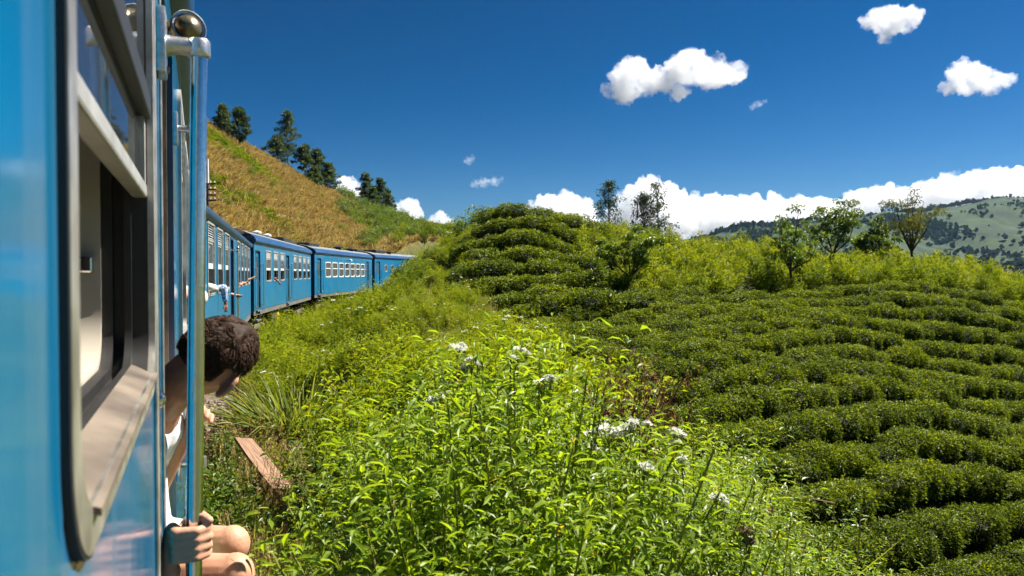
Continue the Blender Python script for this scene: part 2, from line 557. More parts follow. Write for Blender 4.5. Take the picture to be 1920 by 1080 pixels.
# ------------------------------------------------------------------ train
def paint(name, col, dirt=0.35, rough=0.16):
    """glossy coach paint, a little wavy, with dust and rubbed patches"""
    m, n, l, b = new_mat(name)
    tc = n.new('ShaderNodeTexCoord')
    def ns(scale, detail=5, vec=None):
        t = n.new('ShaderNodeTexNoise'); t.inputs['Scale'].default_value = scale; t.inputs['Detail'].default_value = detail
        l.new(vec or tc.outputs['Object'], t.inputs['Vector']); return t
    mp = n.new('ShaderNodeMapping'); mp.inputs['Scale'].default_value = (6, 6, 0.5)
    l.new(tc.outputs['Object'], mp.inputs['Vector'])
    c1 = ramp(n, [(0.3, tuple(c * 0.86 for c in col)), (0.7, tuple(c * 1.1 for c in col))])
    l.new(ns(1.3).outputs['Fac'], c1.inputs[0])
    mk = ramp(n, [(0.52, (0, 0, 0)), (0.85, (dirt, dirt, dirt))])
    l.new(ns(2.0, 8, mp.outputs[0]).outputs['Fac'], mk.inputs[0])
    mx = n.new('ShaderNodeMix'); mx.data_type = 'RGBA'
    l.new(mk.outputs[0], mx.inputs[0]); l.new(c1.outputs[0], mx.inputs[6]); mx.inputs[7].default_value = (0.22, 0.25, 0.27, 1)
    l.new(mx.outputs[2], b.inputs['Base Color'])
    rr = n.new('ShaderNodeMapRange'); rr.inputs['To Min'].default_value = rough; rr.inputs['To Max'].default_value = rough + 0.5
    l.new(mk.outputs[0], rr.inputs[0]); l.new(rr.outputs[0], b.inputs['Roughness'])
    b.inputs['Specular IOR Level'].default_value = 0.5
    bp = n.new('ShaderNodeBump'); bp.inputs['Distance'].default_value = 0.006; bp.inputs['Strength'].default_value = 0.5
    l.new(ns(2.2, 2).outputs['Fac'], bp.inputs['Height']); l.new(bp.outputs[0], b.inputs['Normal'])
    return m

def glass_mat(name, tint=(0.75, 0.8, 0.8), refl=1.0, haze=0.08):
    m, n, l, b = new_mat(name)
    n.remove(b)
    tr = n.new('ShaderNodeBsdfTransparent'); tr.inputs[0].default_value = (*tint, 1)
    gl = n.new('ShaderNodeBsdfGlossy'); gl.inputs['Roughness'].default_value = 0.03
    df = n.new('ShaderNodeBsdfDiffuse'); df.inputs[0].default_value = (0.35, 0.36, 0.36, 1)
    fr = n.new('ShaderNodeFresnel'); fr.inputs[0].default_value = 1.52
    m1 = n.new('ShaderNodeMixShader'); m1.inputs[0].default_value = haze
    m2 = n.new('ShaderNodeMixShader')
    l.new(tr.outputs[0], m1.inputs[1]); l.new(df.outputs[0], m1.inputs[2])
    l.new(fr.outputs[0], m2.inputs[0]); l.new(m1.outputs[0], m2.inputs[1]); l.new(gl.outputs[0], m2.inputs[2])
    l.new(m2.outputs[0], n['Material Output'].inputs['Surface'])
    return m

M = {}
M['blue'] = paint('coach_blue_paint', (0.001, 0.108, 0.225), 0.3, 0.12)
M['blue_far'] = paint('coach_blue_paint_weathered', (0.001, 0.120, 0.245), 0.35, 0.28)
M['navy'] = paint('roof_navy_paint', (0.012, 0.055, 0.14), 0.25, 0.3)
M['roofgrey'] = mat('roof_weathered_grey', (0.16, 0.17, 0.18), 0.55, 0.0, 0.25, 2.5, 0.01, 20)
M['alu'] = mat('brushed_aluminium', (0.50, 0.47, 0.42), 0.4, 0.8, 0.3, 14, 0.0008, 60, col2=(0.26, 0.23, 0.19))
M['frame'] = mat('window_frame_aluminium', (0.36, 0.35, 0.32), 0.45, 0.35, 0.2, 12, 0.0006, 60)
M['sill'] = mat('worn_window_sill', (0.17, 0.135, 0.10), 0.5, 0.15, 0.3, 7, 0.001, 30, col2=(0.065, 0.05, 0.038))
M['steel'] = mat('polished_steel', (0.66, 0.66, 0.65), 0.17, 1.0, 0.08, 30, 0.0004, 80)
M['cast'] = mat('cast_aluminium_bracket', (0.62, 0.61, 0.60), 0.3, 0.9, 0.2, 60, 0.0015, 90)
M['brass'] = mat('dull_brass', (0.26, 0.21, 0.13), 0.35, 0.9, 0.2, 40, 0.0006, 90)
M['rubber'] = mat('black_rubber', (0.012, 0.012, 0.013), 0.6, 0, 0.2, 12)
M['black'] = mat('black_channel', (0.018, 0.017, 0.016), 0.5, 0, 0.3, 12)
M['cream'] = mat('cream_window_lining', (0.42, 0.37, 0.30), 0.5, 0, 0.12, 5)
M['inside'] = mat('coach_interior_laminate', (0.20, 0.17, 0.14), 0.6, 0, 0.2, 3)
M['floor'] = mat('coach_floor', (0.06, 0.055, 0.05), 0.7, 0, 0.3, 5)
M['seat'] = mat('brown_seat_vinyl', (0.10, 0.035, 0.02), 0.45, 0, 0.3, 6)
M['white'] = mat('off_white_paint', (0.55, 0.55, 0.52), 0.45, 0, 0.12, 8)
M['slat'] = mat('louvre_grey_paint', (0.44, 0.46, 0.46), 0.5, 0, 0.12, 8)
M['door'] = M['blue_far']
M['under'] = mat('underframe_grime', (0.035, 0.031, 0.028), 0.8, 0.0, 0.4, 8, 0.004, 30)
M['solebar'] = mat('solebar_dusty_grey', (0.10, 0.095, 0.085), 0.75, 0.0, 0.3, 4, 0.002, 30)
M['bogie'] = mat('bogie_dusty_brown', (0.13, 0.10, 0.075), 0.8, 0.1, 0.4, 10, 0.003, 40)
M['wheel'] = mat('wheel_steel', (0.10, 0.085, 0.075), 0.55, 0.7, 0.3, 10)
M['yellow'] = mat('yellow_axle_cover', (0.70, 0.36, 0.03), 0.55, 0, 0.2, 12)
M['rail'] = mat('rusty_rail', (0.16, 0.09, 0.06), 0.6, 0.5, 0.3, 12)
M['glass'] = glass_mat('coach_window_glass')
M['glass_dim'] = glass_mat('coach_window_glass_dusty', (0.5, 0.53, 0.53), 1.0, 0.22)

WD = 2.9          # coach width
TH = 0.07         # side wall thickness

def wall_mesh(L, z0, z1, holes, y0, y1, end0=0.0):
    """side wall with rectangular (optionally round-cornered) openings: (x0, x1, za, zb, r)"""
    mb = MB()
    xs = sorted({end0, L, *[h[0] for h in holes], *[h[1] for h in holes]})
    zs = sorted({z0, z1, *[h[2] for h in holes], *[h[3] for h in holes]})
    def solid(i, k):
        if i < 0 or k < 0 or i >= len(xs) - 1 or k >= len(zs) - 1: return False
        xm, zm = (xs[i] + xs[i + 1]) / 2, (zs[k] + zs[k + 1]) / 2
        return not any(h[0] < xm < h[1] and h[2] < zm < h[3] for h in holes)
    V, F, idx = [], [], {}
    def vid(i, k, y):
        key = (i, k, y)
        if key not in idx:
            idx[key] = len(V); V.append((xs[i], y, zs[k]))
        return idx[key]
    for i in range(len(xs) - 1):
        for k in range(len(zs) - 1):
            if not solid(i, k): continue
            for y in (y0, y1):
                F.append((vid(i, k, y), vid(i + 1, k, y), vid(i + 1, k + 1, y), vid(i, k + 1, y)))
            for di, dk, a, b in ((-1, 0, (i, k), (i, k + 1)), (1, 0, (i + 1, k), (i + 1, k + 1)), (0, -1, (i, k), (i + 1, k)), (0, 1, (i, k + 1), (i + 1, k + 1))):
                if not solid(i + di, k + dk):
                    F.append((vid(*a, y0), vid(*b, y0), vid(*b, y1), vid(*a, y1)))
    mb.add(V, F)
    for h in holes:
        if len(h) > 4 and h[4] > 0:
            r = h[4]
            for cx, cz, px, pz in ((h[0] + r, h[2] + r, h[0], h[2]), (h[1] - r, h[2] + r, h[1], h[2]), (h[0] + r, h[3] - r, h[0], h[3]), (h[1] - r, h[3] - r, h[1], h[3])):
                arc = []
                for k in range(9):
                    a = math.pi / 2 * k / 8
                    arc.append((cx + (r * math.cos(a)) * (1 if px > cx else -1), cz + (r * math.sin(a)) * (1 if pz > cz else -1)))
                for k in range(8):
                    mb.add([(px, y0 + 0.0005, pz), (arc[k][0], y0 + 0.0005, arc[k][1]), (arc[k + 1][0], y0 + 0.0005, arc[k + 1][1])], [(0, 1, 2)])
                    mb.add([(arc[k][0], y0, arc[k][1]), (arc[k + 1][0], y0, arc[k + 1][1]), (arc[k + 1][0], y1, arc[k + 1][1]), (arc[k][0], y1, arc[k][1])], [(0, 1, 2, 3)])
    return mb

_cache = {}
def cached(key, fn):
    if key not in _cache:
        _cache[key] = fn()
    return _cache[key]
def put(name, key, fn, material, parent, loc=(0, 0, 0), angle=None):
    """link a part whose mesh is shared by all its repeats"""
    def mk():
        me = fn().mesh(name)
        me.materials.append(material)
        if angle:
            me.polygons.foreach_set('use_smooth', [True] * len(me.polygons))
            me.set_sharp_from_angle(angle=R(angle))
        return me
    o = link(name, cached(key, mk), parent)
    o.location = loc
    return o

WW, WZ0, WZ1 = 1.05, 2.12, 3.22
def window_tall(coach, x, z0=WZ0, z1=WZ1, w=WW, far=False, open_to=0.36):
    """tall coach window: louvres on top, glazed sash, open lower part"""
    h = z1 - z0
    zs = h * open_to            # underside of the lifted sash
    zl = h * 0.75               # underside of the louvres
    k = (round(w, 2), round(h, 2), open_to)
    def frame():
        mb = MB().ring(round_rect(-0.02, w + 0.02, -0.02, h + 0.02, 0.07), round_rect(0.028, w - 0.028, 0.03, h - 0.025, 0.05), -0.014, TH + 0.01)
        mb.box(0.03, w - 0.03, 0.0, 0.035, zl - 0.012, zl + 0.018)
        mb.box(0.03, w - 0.03, -0.02, 0.06, 0.005, 0.032)
        return mb
    wdw = put('window', ('wt',) + k, frame, M['frame'], coach, (x, 0, z0), 40)
    put('sash', ('ws',) + k, lambda: MB().ring([(0.03, zs), (w - 0.03, zs), (w - 0.03, zl - 0.012), (0.03, zl - 0.012)],
        [(0.06, zs + 0.085), (w - 0.06, zs + 0.085), (w - 0.06, zl - 0.04), (0.06, zl - 0.04)], 0.012, 0.034), M['slat'], wdw)
    put('pane', ('wp',) + k, lambda: MB().box(0.06, w - 0.06, 0.02, 0.025, zs + 0.085, zl - 0.04), M['glass_dim'], wdw)
    n = 6
    for i in range(n):
        zz = zl + 0.03 + (h - 0.05 - zl) * i / n
        put('louvre_slat', ('wl',) + k, lambda: MB().add([(0.04, 0.0, 0), (w - 0.04, 0.0, 0), (w - 0.04, 0.034, 0.03), (0.04, 0.034, 0.03), (0.04, 0.004, -0.006), (w - 0.04, 0.004, -0.006), (w - 0.04, 0.038, 0.024), (0.04, 0.038, 0.024)],
            [(0, 1, 2, 3), (4, 7, 6, 5), (0, 4, 5, 1), (3, 2, 6, 7), (0, 3, 7, 4), (1, 5, 6, 2)]), M['slat'], wdw, (0, 0, zz))
    return wdw

def window_wide(coach, x, z0, z1, w):
    h = z1 - z0
    wdw = put('window', ('ww', round(w, 2)), lambda: MB().ring(round_rect(-0.04, w + 0.04, -0.04, h + 0.04, 0.16), round_rect(0.02, w - 0.02, 0.02, h - 0.02, 0.12), -0.014, TH), M['white'], coach, (x, 0, z0), 40)
    put('crossbar', ('wwc', round(w, 2)), lambda: MB().box(0.02, w - 0.02, -0.008, 0.03, h * 0.55, h * 0.55 + 0.05), M['white'], wdw)
    for a, b in ((0.02, h * 0.55), (h * 0.55 + 0.05, h - 0.02)):
        put('pane', ('wwp', round(w, 2), round(a, 2)), lambda a=a, b=b: MB().box(0.02, w - 0.02, 0.02, 0.025, a, b), M['glass_dim'], wdw)
    return wdw

def window_small(coach, x, z0, w):
    wdw = put('window', ('wsm', w), lambda: MB().ring(round_rect(-0.03, w + 0.03, -0.03, 0.55, 0.2), round_rect(0.02, w - 0.02, 0.02, 0.5, 0.16), -0.014, TH), M['frame'], coach, (x, 0, z0), 40)
    put('pane', ('wsp', w), lambda: MB().box(0.02, w - 0.02, 0.02, 0.025, 0.02, 0.5), M['glass_dim'], wdw)
    return wdw

DZ0, DZ1 = 1.22, 3.16
def side_door(coach, x, w=0.8, closed=True, zf=DZ0, z1=DZ1):
    d = put('door', ('dj', w), lambda: MB().ring([(-0.02, zf), (w + 0.02, zf), (w + 0.02, z1 + 0.03), (-0.02, z1 + 0.03)], [(0.015, zf + 0.02), (w - 0.015, zf + 0.02), (w - 0.015, z1), (0.015, z1)], -0.006, TH + 0.03), M['navy'], coach, (x, 0, 0))
    if closed:
        put('door_leaf', ('dl', w), lambda: wall_mesh(w - 0.03, zf + 0.03, z1 - 0.01, [(0.14, w - 0.16, 2.2, 2.95)], 0.05, 0.08, 0.02), M['door'], d)
        put('pane', ('dp', w), lambda: MB().box(0.14, w - 0.16, 0.06, 0.066, 2.2, 2.95), M['glass_dim'], d)
        put('handle', ('dh', w), lambda: MB().tube([(w - 0.09, 0.05, 2.0), (w - 0.09, 0.0, 2.0), (w - 0.09, 0.0, 2.12), (w - 0.09, 0.05, 2.12)], 0.009, 8), M['steel'], d)
    put('step', ('dst', w), lambda: MB().box(0.03, w - 0.03, -0.06, 0.16, zf - 0.10, zf - 0.06).box(0.06, 0.09, 0.0, 0.03, zf - 0.38, zf - 0.10).box(w - 0.09, w - 0.06, 0.0, 0.03, zf - 0.38, zf - 0.10).box(0.03, w - 0.03, -0.05, 0.16, zf - 0.42, zf - 0.38), M['solebar'], d)
    return d

def handrail(coach, x, z0, z1, ball=False, out=0.085, r=0.019):
    def tube():
        return MB().tube([(0, -out, z0), (0, -out, z1)], r, 14)
    h = put('handrail', ('hr', z0, z1, out, r), tube, M['steel'], coach, (x, 0, 0), 50)
    for zz in (z0 + 0.03, z1 - 0.03):
        put('bracket', ('hb', out), lambda: MB().box(-0.03, 0.03, -0.015, 0.0, -0.06, 0.06, 0.004).tube([(0, -0.01, 0), (0, -out, 0)], 0.014, 10).lathe((0, -out, -0.02), (0, 0, 1), [(0, 0.027), (0.04, 0.027)], 14), M['cast'], h, (0, 0, zz), 40)
    if ball:
        put('ball_finial', ('hf', out), lambda: MB().lathe((0, -out, 0), (0, 0, 1), [(-0.03, 0.012), (-0.022, 0.026), (0, 0.036), (0.022, 0.028), (0.034, 0.006)], 16), M['brass'], h, (0, 0, z1 + 0.05), 60)
    return h

def roof_profile(zE, over=0.075, bulge=0.2):
    half = [(0.0, zE), (-over * 0.6, zE + 0.015), (-over, zE + 0.07), (-over * 0.95, zE + 0.13), (-0.02, zE + bulge), (0.12, zE + bulge + 0.1), (0.42, zE + bulge + 0.22), (0.9, zE + bulge + 0.31), (WD / 2, zE + bulge + 0.34)]
    return half
def build_roof(coach, L, zE, bulge=0.2):
    half = roof_profile(zE, 0.075, bulge)
    edge = half[:6]
    inn = [(0.12 + 0.03, zE + bulge + 0.06), (0.05, zE + 0.12), (0.05, zE)]
    for side in (0, 1):
        pr = edge + inn
        if side: pr = [(WD - y, z) for y, z in pr]
        MB().extrude(pr, -0.02, L + 0.02).build('cornice', M['navy'], coach, angle=50)
    top = half[5:]
    full = top + [(WD - y, z) for y, z in reversed(top[:-1])]
    low = [(y, z - 0.04) for y, z in reversed(full)]
    return MB().extrude([(y + (0.003 if i == 0 else 0), z + 0.002) for i, (y, z) in enumerate(full)] + low, -0.018, L + 0.018).build('roof', M['roofgrey'], coach, angle=40)

def bogie(coach, xc, covers=False):
    def frame():
        mb = MB()
        for y in (0.30, WD - 0.42):
            mb.box(-1.45, 1.45, y, y + 0.12, 0.60, 0.76, 0.02)
            mb.box(-0.5, 0.5, y - 0.02, y + 0.14, 0.42, 0.60, 0.02)
        mb.box(-0.2, 0.2, 0.42, WD - 0.42, 0.55, 0.72)
        for x in (-1.45, 1.4):
            mb.box(x, x + 0.06, 0.35, WD - 0.35, 0.6, 0.72)
        for x in (-1.46, -0.64, 0.58, 1.40):           # brake hangers and rods
            mb.box(x, x + 0.05, 0.34, 0.40, 0.16, 0.62)
        mb.tube([(-1.44, 0.37, 0.2), (1.44, 0.37, 0.2)], 0.02, 8)
        return mb
    b = put('bogie', ('bg',), frame, M['bogie'], coach, (xc, 0, 0), 40)
    for x in (-1.05, 1.05):
        put('axle', ('ax',), lambda: MB().tube([(0, 0.34, 0.43), (0, WD - 0.34, 0.43)], 0.07, 12), M['wheel'], b, (x, 0, 0))
        for y in (0.53, WD - 0.66):
            put('wheel', ('wh',), lambda: MB().lathe((0, 0, 0.43), (0, 1, 0), [(0, 0.10), (0.0, 0.34), (0.02, 0.36), (0.0, 0.38), (0.0, 0.425), (0.10, 0.432), (0.105, 0.46), (0.13, 0.455), (0.13, 0.36), (0.09, 0.34), (0.09, 0.1)], 32), M['wheel'], b, (x, y, 0), 40)
        put('axle_box', ('ab', covers), lambda: MB().box(-0.16, 0.16, 0.24, 0.46, 0.28, 0.58, 0.03).lathe((0, 0.25, 0.43), (0, -1, 0), [(0, 0.13), (0.05, 0.12), (0.06, 0.05)], 16), M['yellow'] if covers else M['bogie'], b, (x, 0, 0), 40)
        for dx in (-0.27, 0.27):
            pts = [(dx + 0.075 * math.cos(t * 0.7), 0.36 + 0.075 * math.sin(t * 0.7), 0.34 + 0.27 * t / 45) for t in range(46)]
            put('spring', ('sp', dx), lambda: MB().tube(pts, 0.015, 6), M['bogie'], b, (x, 0, 0))
    return b

def roof_vent(roof, x, y, z, r=0.2, dark=True):
    return put('roof_vent', ('rv', r, dark), lambda: MB().lathe((0, 0, -0.1), (0, 0, 1), [(0, r * 0.55), (0.14, r * 0.55), (0.15, r), (0.20, r), (0.25, r * 0.6), (0.27, r * 0.15)], 18), M['black'] if dark else M['slat'], roof, (x, y, z), 40)

def coach_shell(no, name, label, zE, wins, doors, bulge=0.2, skirt_top=1.17, blue='blue_far', zfloor=1.17):
    a, b = COACH[no]
    L = math.hypot(b[0] - a[0], b[1] - a[1])
    phi = math.atan2(b[1] - a[1], b[0] - a[0])
    zr = float(grade((a[1] + b[1]) / 2))
    c = empty(name, (a[0], a[1], zr), phi, label, 'train coach', 'coaches of the blue train')
    holes = list(wins) + list(doors)
    wall_mesh(L, skirt_top, zE, holes, 0.0, TH).build('side_wall', M[blue], c)
    o = wall_mesh(L, skirt_top, zE, [h[:4] for h in holes], WD - TH, WD).build('side_wall', M[blue], c)
    MB().box(0.02, 0.07, TH + 0.002, WD - TH - 0.002, skirt_top + 0.002, zE + 0.25).build('end_wall', M['navy'], c)
    MB().box(L - 0.07, L - 0.02, TH + 0.002, WD - TH - 0.002, skirt_top + 0.002, zE + 0.25).build('end_wall', M['navy'], c)
    MB().box(0.075, L - 0.075, TH + 0.003, WD - TH - 0.003, zfloor - 0.12, zfloor - 0.02).build('floor', M['floor'], c)
    MB().box(0.0, L, 0.012, 0.10, skirt_top - 0.17, skirt_top - 0.003).box(0.0, L, WD - 0.10, WD - 0.012, skirt_top - 0.17, skirt_top - 0.003).box(4.2, L - 4.2, 0.5, WD - 0.5, 0.62, 1.0).build('solebar', M['solebar'], c)
    roof = build_roof(c, L, zE, bulge)
    MB().box(L + 0.0, L + 0.55, 0.85, WD - 0.85, 1.25, 3.35).build('gangway', M['rubber'], c)
    for y in (0.55, WD - 0.55):
        MB().tube([(-0.1, y, 0.98), (L + 0.1, y, 0.98)], 0.06, 10).build('buffer', M['under'], c)
    return c, L, roof

LAY_WIN = [2.2, 3.8, 5.4, 9.05, 10.7, 12.35, 14.0]
# coach 5 (farthest), 4, 3, 2
def far_coaches():
    # ---- coach 2
    sh = -0.35
    wins = [(x + sh, x + sh + WW, WZ0, WZ1) for x in LAY_WIN]
    doors = [(6.95 + sh, 7.75 + sh, DZ0, DZ1), (0.45, 1.2, DZ0, DZ1)]
    c, L, roof = coach_shell(2, 'train_coach', 'blue coach with louvred windows, next ahead of the near coach', 3.245, wins, doors, 0.15)
    for x in LAY_WIN: window_tall(c, x + sh)
    side_door(c, 6.95 + sh, 0.8, closed=False)
    side_door(c, 0.45, 0.75)
    handrail(c, 6.95 + sh - 0.1, 1.5, 2.95)
    handrail(c, 7.75 + sh + 0.14, 1.45, 2.95, ball=True)
    for x in (1.2, 4.0, 8.2): roof_vent(roof, x, 0.55, 3.62, 0.2, False)
    roof_vent(roof, L - 1.0, 0.5, 3.62, 0.36)
    bogie(c, 2.3); bogie(c, L - 2.3)
    for x in LAY_WIN:
        seat = put('seat', ('seat',), lambda: MB().box(0, 0.12, 0.2, 1.2, 1.5, 2.35, 0.03).box(0.0, 0.5, 0.2, 1.2, 1.5, 1.66, 0.03).box(0.2, 0.3, 0.25, 1.15, 1.15, 1.5), M['seat'], c, (x + sh + 0.3, 0, 0))
    # ---- coach 3
    wins = [(x, x + WW, WZ0, WZ1) for x in LAY_WIN]
    doors = [(0.3, 1.1, DZ0, DZ1), (6.95, 7.75, DZ0, DZ1)]
    c3, L, roof = coach_shell(3, 'train_coach', 'blue coach with two shut doors, third in line, its bogie showing', 3.40, wins, doors, 0.22)
    for x in LAY_WIN: window_tall(c3, x)
    for x in (0.3, 6.95):
        side_door(c3, x, 0.8)
        handrail(c3, x - 0.12, 1.3, 2.6)
        handrail(c3, x + 0.95, 1.3, 2.75, ball=(x > 1))
    roof_vent(roof, 3.8, 0.6, 3.86, 0.17, False); roof_vent(roof, 6.0, 0.6, 3.86, 0.17, False)
    MB().box(9.6, 12.4, 0.5, WD - 0.5, 3.86, 4.06, 0.05).build('roof_unit', M['black'], c3)
    MB().box(12.7, 14.8, 0.6, WD - 0.6, 3.86, 4.0, 0.04).build('roof_unit', M['black'], c3)
    bogie(c3, 2.0); bogie(c3, L - 2.3)
    MB().box(4.1, 5.3, 0.12, 0.8, 0.45, 0.98, 0.03).build('battery_box', M['under'], c3)
    bx = MB()
    for x in LAY_WIN: seat = put('seat', ('seat',), None, None, c3, (x + 0.3, 0, 0))
    MB().lathe((5.85, 0.24, 0.62), (0, -1, 0), [(0, 0.25), (0.07, 0.25), (0.09, 0.2), (0.10, 0.05)], 24).build('yellow_disc', M['yellow'], c3, angle=40)
    # ---- coach 4
    xs = [2.25 + 1.555 * i for i in range(7)]
    wins = [(x, x + 1.16, 2.14, 2.96) for x in xs]
    doors = [(0.55, 1.3, DZ0, DZ1), (13.4, 14.15, DZ0, DZ1)]
    c4, L, roof = coach_shell(4, 'train_coach', 'blue coach with a row of seven white framed windows', 3.40, wins, doors, 0.22)
    for x in xs: window_wide(c4, x, 2.14, 2.96, 1.16)
    for x in (0.55, 13.4):
        side_door(c4, x, 0.75); handrail(c4, x - 0.1, 1.3, 2.6); handrail(c4, x + 0.87, 1.3, 2.6)
    lamp = MB().tube([(0, 0.02, 3.2), (0, -0.2, 3.22)], 0.03, 8).lathe((0, -0.2, 3.12), (0, 0, 1), [(0, 0.12), (0.1, 0.1), (0.14, 0.03)], 14).build('side_lamp', M['slat'], c4, angle=40)
    lamp.location = (7.6, 0, 0)
    roof_vent(roof, 7.4, 0.55, 3.92, 0.34); roof_vent(roof, 10.8, 0.55, 3.92, 0.28)
    MB().box(0.6, 2.6, 0.45, WD - 0.45, 3.86, 4.05, 0.05).build('roof_unit', M['black'], c4)
    MB().box(12.6, 15.0, 0.5, WD - 0.5, 3.86, 4.06, 0.05).build('roof_unit', M['black'], c4)
    bogie(c4, 2.3); bogie(c4, L - 2.3)
    # ---- coach 5
    c5, L, roof = coach_shell(5, 'train_coach', 'farthest blue coach, half hidden behind the bushes', 3.40, [(2.3, 2.9, 2.4, 2.9), (3.8, 4.4, 2.4, 2.9), (7, 8.1, 2.14, 2.96), (9, 10.1, 2.14, 2.96)], [(0.4, 1.2, DZ0, DZ1)], 0.22)
    window_small(c5, 2.3, 2.4, 0.6); window_small(c5, 3.8, 2.4, 0.6)
    window_wide(c5, 7, 2.14, 2.96, 1.1); window_wide(c5, 9, 2.14, 2.96, 1.1)
    side_door(c5, 0.4, 0.8); handrail(c5, 1.35, 1.3, 2.6)
    MB().box(1.4, 3.6, 0.4, WD - 0.4, 3.86, 4.1, 0.05).build('roof_unit', M['black'], c5)
    roof_vent(roof, 4.8, 0.5, 3.92, 0.3)
    bogie(c5, 2.3); bogie(c5, L - 2.3)
    return c, c3, c4, c5
C2, C3, C4, C5 = far_coaches()

# ---- the near coach, whose side fills the edge of the picture
def s1(Y): return (Y + 5.8) / math.cos(H1)
def near_coach():
    zE = 3.40
    hx0, hx1, hz0, hz1, hr = s1(0.492), s1(1.43), 2.236, 3.16, 0.10
    fw = [(s1(3.35) + 1.42 * i, s1(3.35) + 1.42 * i + WW, WZ0, WZ1 + 0.04) for i in range(4)]
    bw = [(hx0 - 1.45 * i - 0.1, hx0 - 1.45 * i + 0.95, WZ0, WZ1) for i in (1, 2, 3)]
    d0, d1 = s1(1.84), s1(2.72)
    door = (d0, d1, 1.5, 3.22)
    c, L, roof = coach_shell(1, 'train_coach', 'near blue coach side with open window and doorway along the picture edge', zE, [(hx0, hx1, hz0, hz1, hr)] + fw + bw, [door], 0.2, blue='blue', zfloor=1.5)
    for h in fw: window_tall(c, h[0], WZ0, WZ1 + 0.04, open_to=0.30)
    for h in bw: window_tall(c, h[0])
    # the open window beside the camera
    def rr(o, r): return round_rect(hx0 + o, hx1 - o, hz0 + o, hz1 - o, r, 12)
    w = MB().ring(rr(-0.004, hr + 0.004), rr(0.034, hr - 0.03), -0.007, 0.004).build('window', M['alu'], c, angle=40)
    MB().ring(rr(-0.0072, hr + 0.0072), rr(-0.0045, hr + 0.0045), -0.006, 0.001).build('gasket', M['rubber'], w)
    MB().ring(rr(0.001, hr), rr(0.036, hr - 0.03), 0.0045, 0.031).ring(rr(0.001, hr), rr(0.045, hr - 0.03), 0.031, 0.043).ring(rr(0.001, hr), rr(0.026, hr - 0.02), 0.043, 0.062).ring(rr(0.001, hr), rr(0.045, hr - 0.03), 0.062, 0.079).build('track', M['black'], w, angle=40)
    MB().ring(rr(0.001, hr), rr(0.05, hr), 0.080, 0.125).ring(rr(-0.05, hr + 0.05), rr(0.05, hr), 0.1255, 0.14).build('lining', M['cream'], w, angle=40)
    # sloping sill
    mb = MB()
    mb.add([(hx0 + 0.09, -0.013, hz0 + 0.030), (hx1 - 0.07, -0.013, hz0 + 0.030), (hx1 - 0.07, 0.0305, hz0 + 0.048), (hx0 + 0.09, 0.0305, hz0 + 0.048),
            (hx0 + 0.09, -0.013, hz0 + 0.024), (hx1 - 0.07, -0.013, hz0 + 0.024), (hx1 - 0.07, 0.0305, hz0 + 0.04), (hx0 + 0.09, 0.0305, hz0 + 0.04)],
           [(0, 1, 2, 3), (4, 7, 6, 5), (0, 4, 5, 1), (2, 6, 7, 3), (0, 3, 7, 4), (1, 5, 6, 2)])
    mb.build('sill', M['sill'], w)
    # lifted sash: rail, leaning pane, black meeting bar, fixed top pane
    x0, x1 = hx0 + 0.036, hx1 - 0.036
    MB().box(x0, x1, 0.004, 0.03, EYE + 0.140, EYE + 0.165, 0.004).box(x0, x0 + 0.02, 0.006, 0.028, EYE + 0.166, EYE + 0.30).box(x1 - 0.03, x1, 0.006, 0.028, EYE + 0.166, EYE + 0.30).build('sash', M['frame'], w)
    MB().box(x0 + 0.02, x1 - 0.03, 0.014, 0.019, EYE + 0.165, EYE + 0.285).build('pane', M['glass'], w)
    MB().box(x0, x1, -0.004, 0.029, EYE + 0.286, EYE + 0.33, 0.004).build('meeting_bar', M['black'], w)
    MB().box(x0, x1, 0.006, 0.011, EYE + 0.331, hz1 - 0.036).build('pane', M['glass'], w)
    MB().box(hx1 - 0.075, hx1 - 0.046, 0.09, 0.115, EYE + 0.0, EYE + 0.03, 0.004).build('latch', M['steel'], w)
    # trim strips between the window and the doorway, and the doorway itself
    MB().box(s1(1.475), s1(1.535), -0.006, 0.0, 1.2, zE - 0.005, 0.002).build('trim_strip', M['alu'], c)
    MB().box(s1(1.775), s1(1.80), -0.005, 0.0, 1.2, zE - 0.005, 0.002).build('trim_strip', M['alu'], c)
    MB().lathe((s1(1.62), -0.001, EYE - 0.275), (0, -1, 0), [(0, 0.018), (0.008, 0.017), (0.014, 0.008)], 14).build('door_button', M['steel'], c, angle=40)
    MB().box(s1(1.815), d0 - 0.002, -0.004, 0.05, 1.5, 3.2).build('door_seal', M['rubber'], c)
    j = MB().box(d1 - 0.03, d1 - 0.001, 0.0, TH, 1.5, 3.2).build('door_jamb', M['navy'], c)
    MB().box(d1 - 0.05, d1 - 0.032, 0.02, 0.05, 1.52, 3.18).build('door_track', M['sill'], j)
    MB().box(d1 - 0.4, d1 + 0.2, 0.10, 0.14, 1.52, 3.2).build('door_leaf', M['inside'], c)
    MB().box(d0 - 0.05, d1 + 0.05, 0.14, WD - 0.1, 1.40, 1.49).build('vestibule_floor', M['floor'], c)
    MB().box(d0 - 0.03, d1 + 0.03, -0.05, 0.20, 1.06, 1.10).build('step', M['solebar'], c)
    # seats inside
    for x in (hx0 + 1.0, hx0 - 0.5, hx0 - 1.9, s1(3.6), s1(5.0), s1(6.4)):
        put('seat', ('seat1',), lambda: MB().box(0, 0.12, 0.22, 1.2, 1.75, 2.55, 0.03).box(0.0, 0.5, 0.22, 1.2, 1.85, 1.98, 0.03).box(0.2, 0.3, 0.25, 1.15, 1.47, 1.9), M['seat'], c, (x, 0, 0))
    # handrails either side of the doorway
    x = s1(1.70)
    r = MB().tube([(x, -0.062, 1.45), (x, -0.088, 2.985)], 0.0185, 24).build('handrail', M['steel'], c, angle=50)
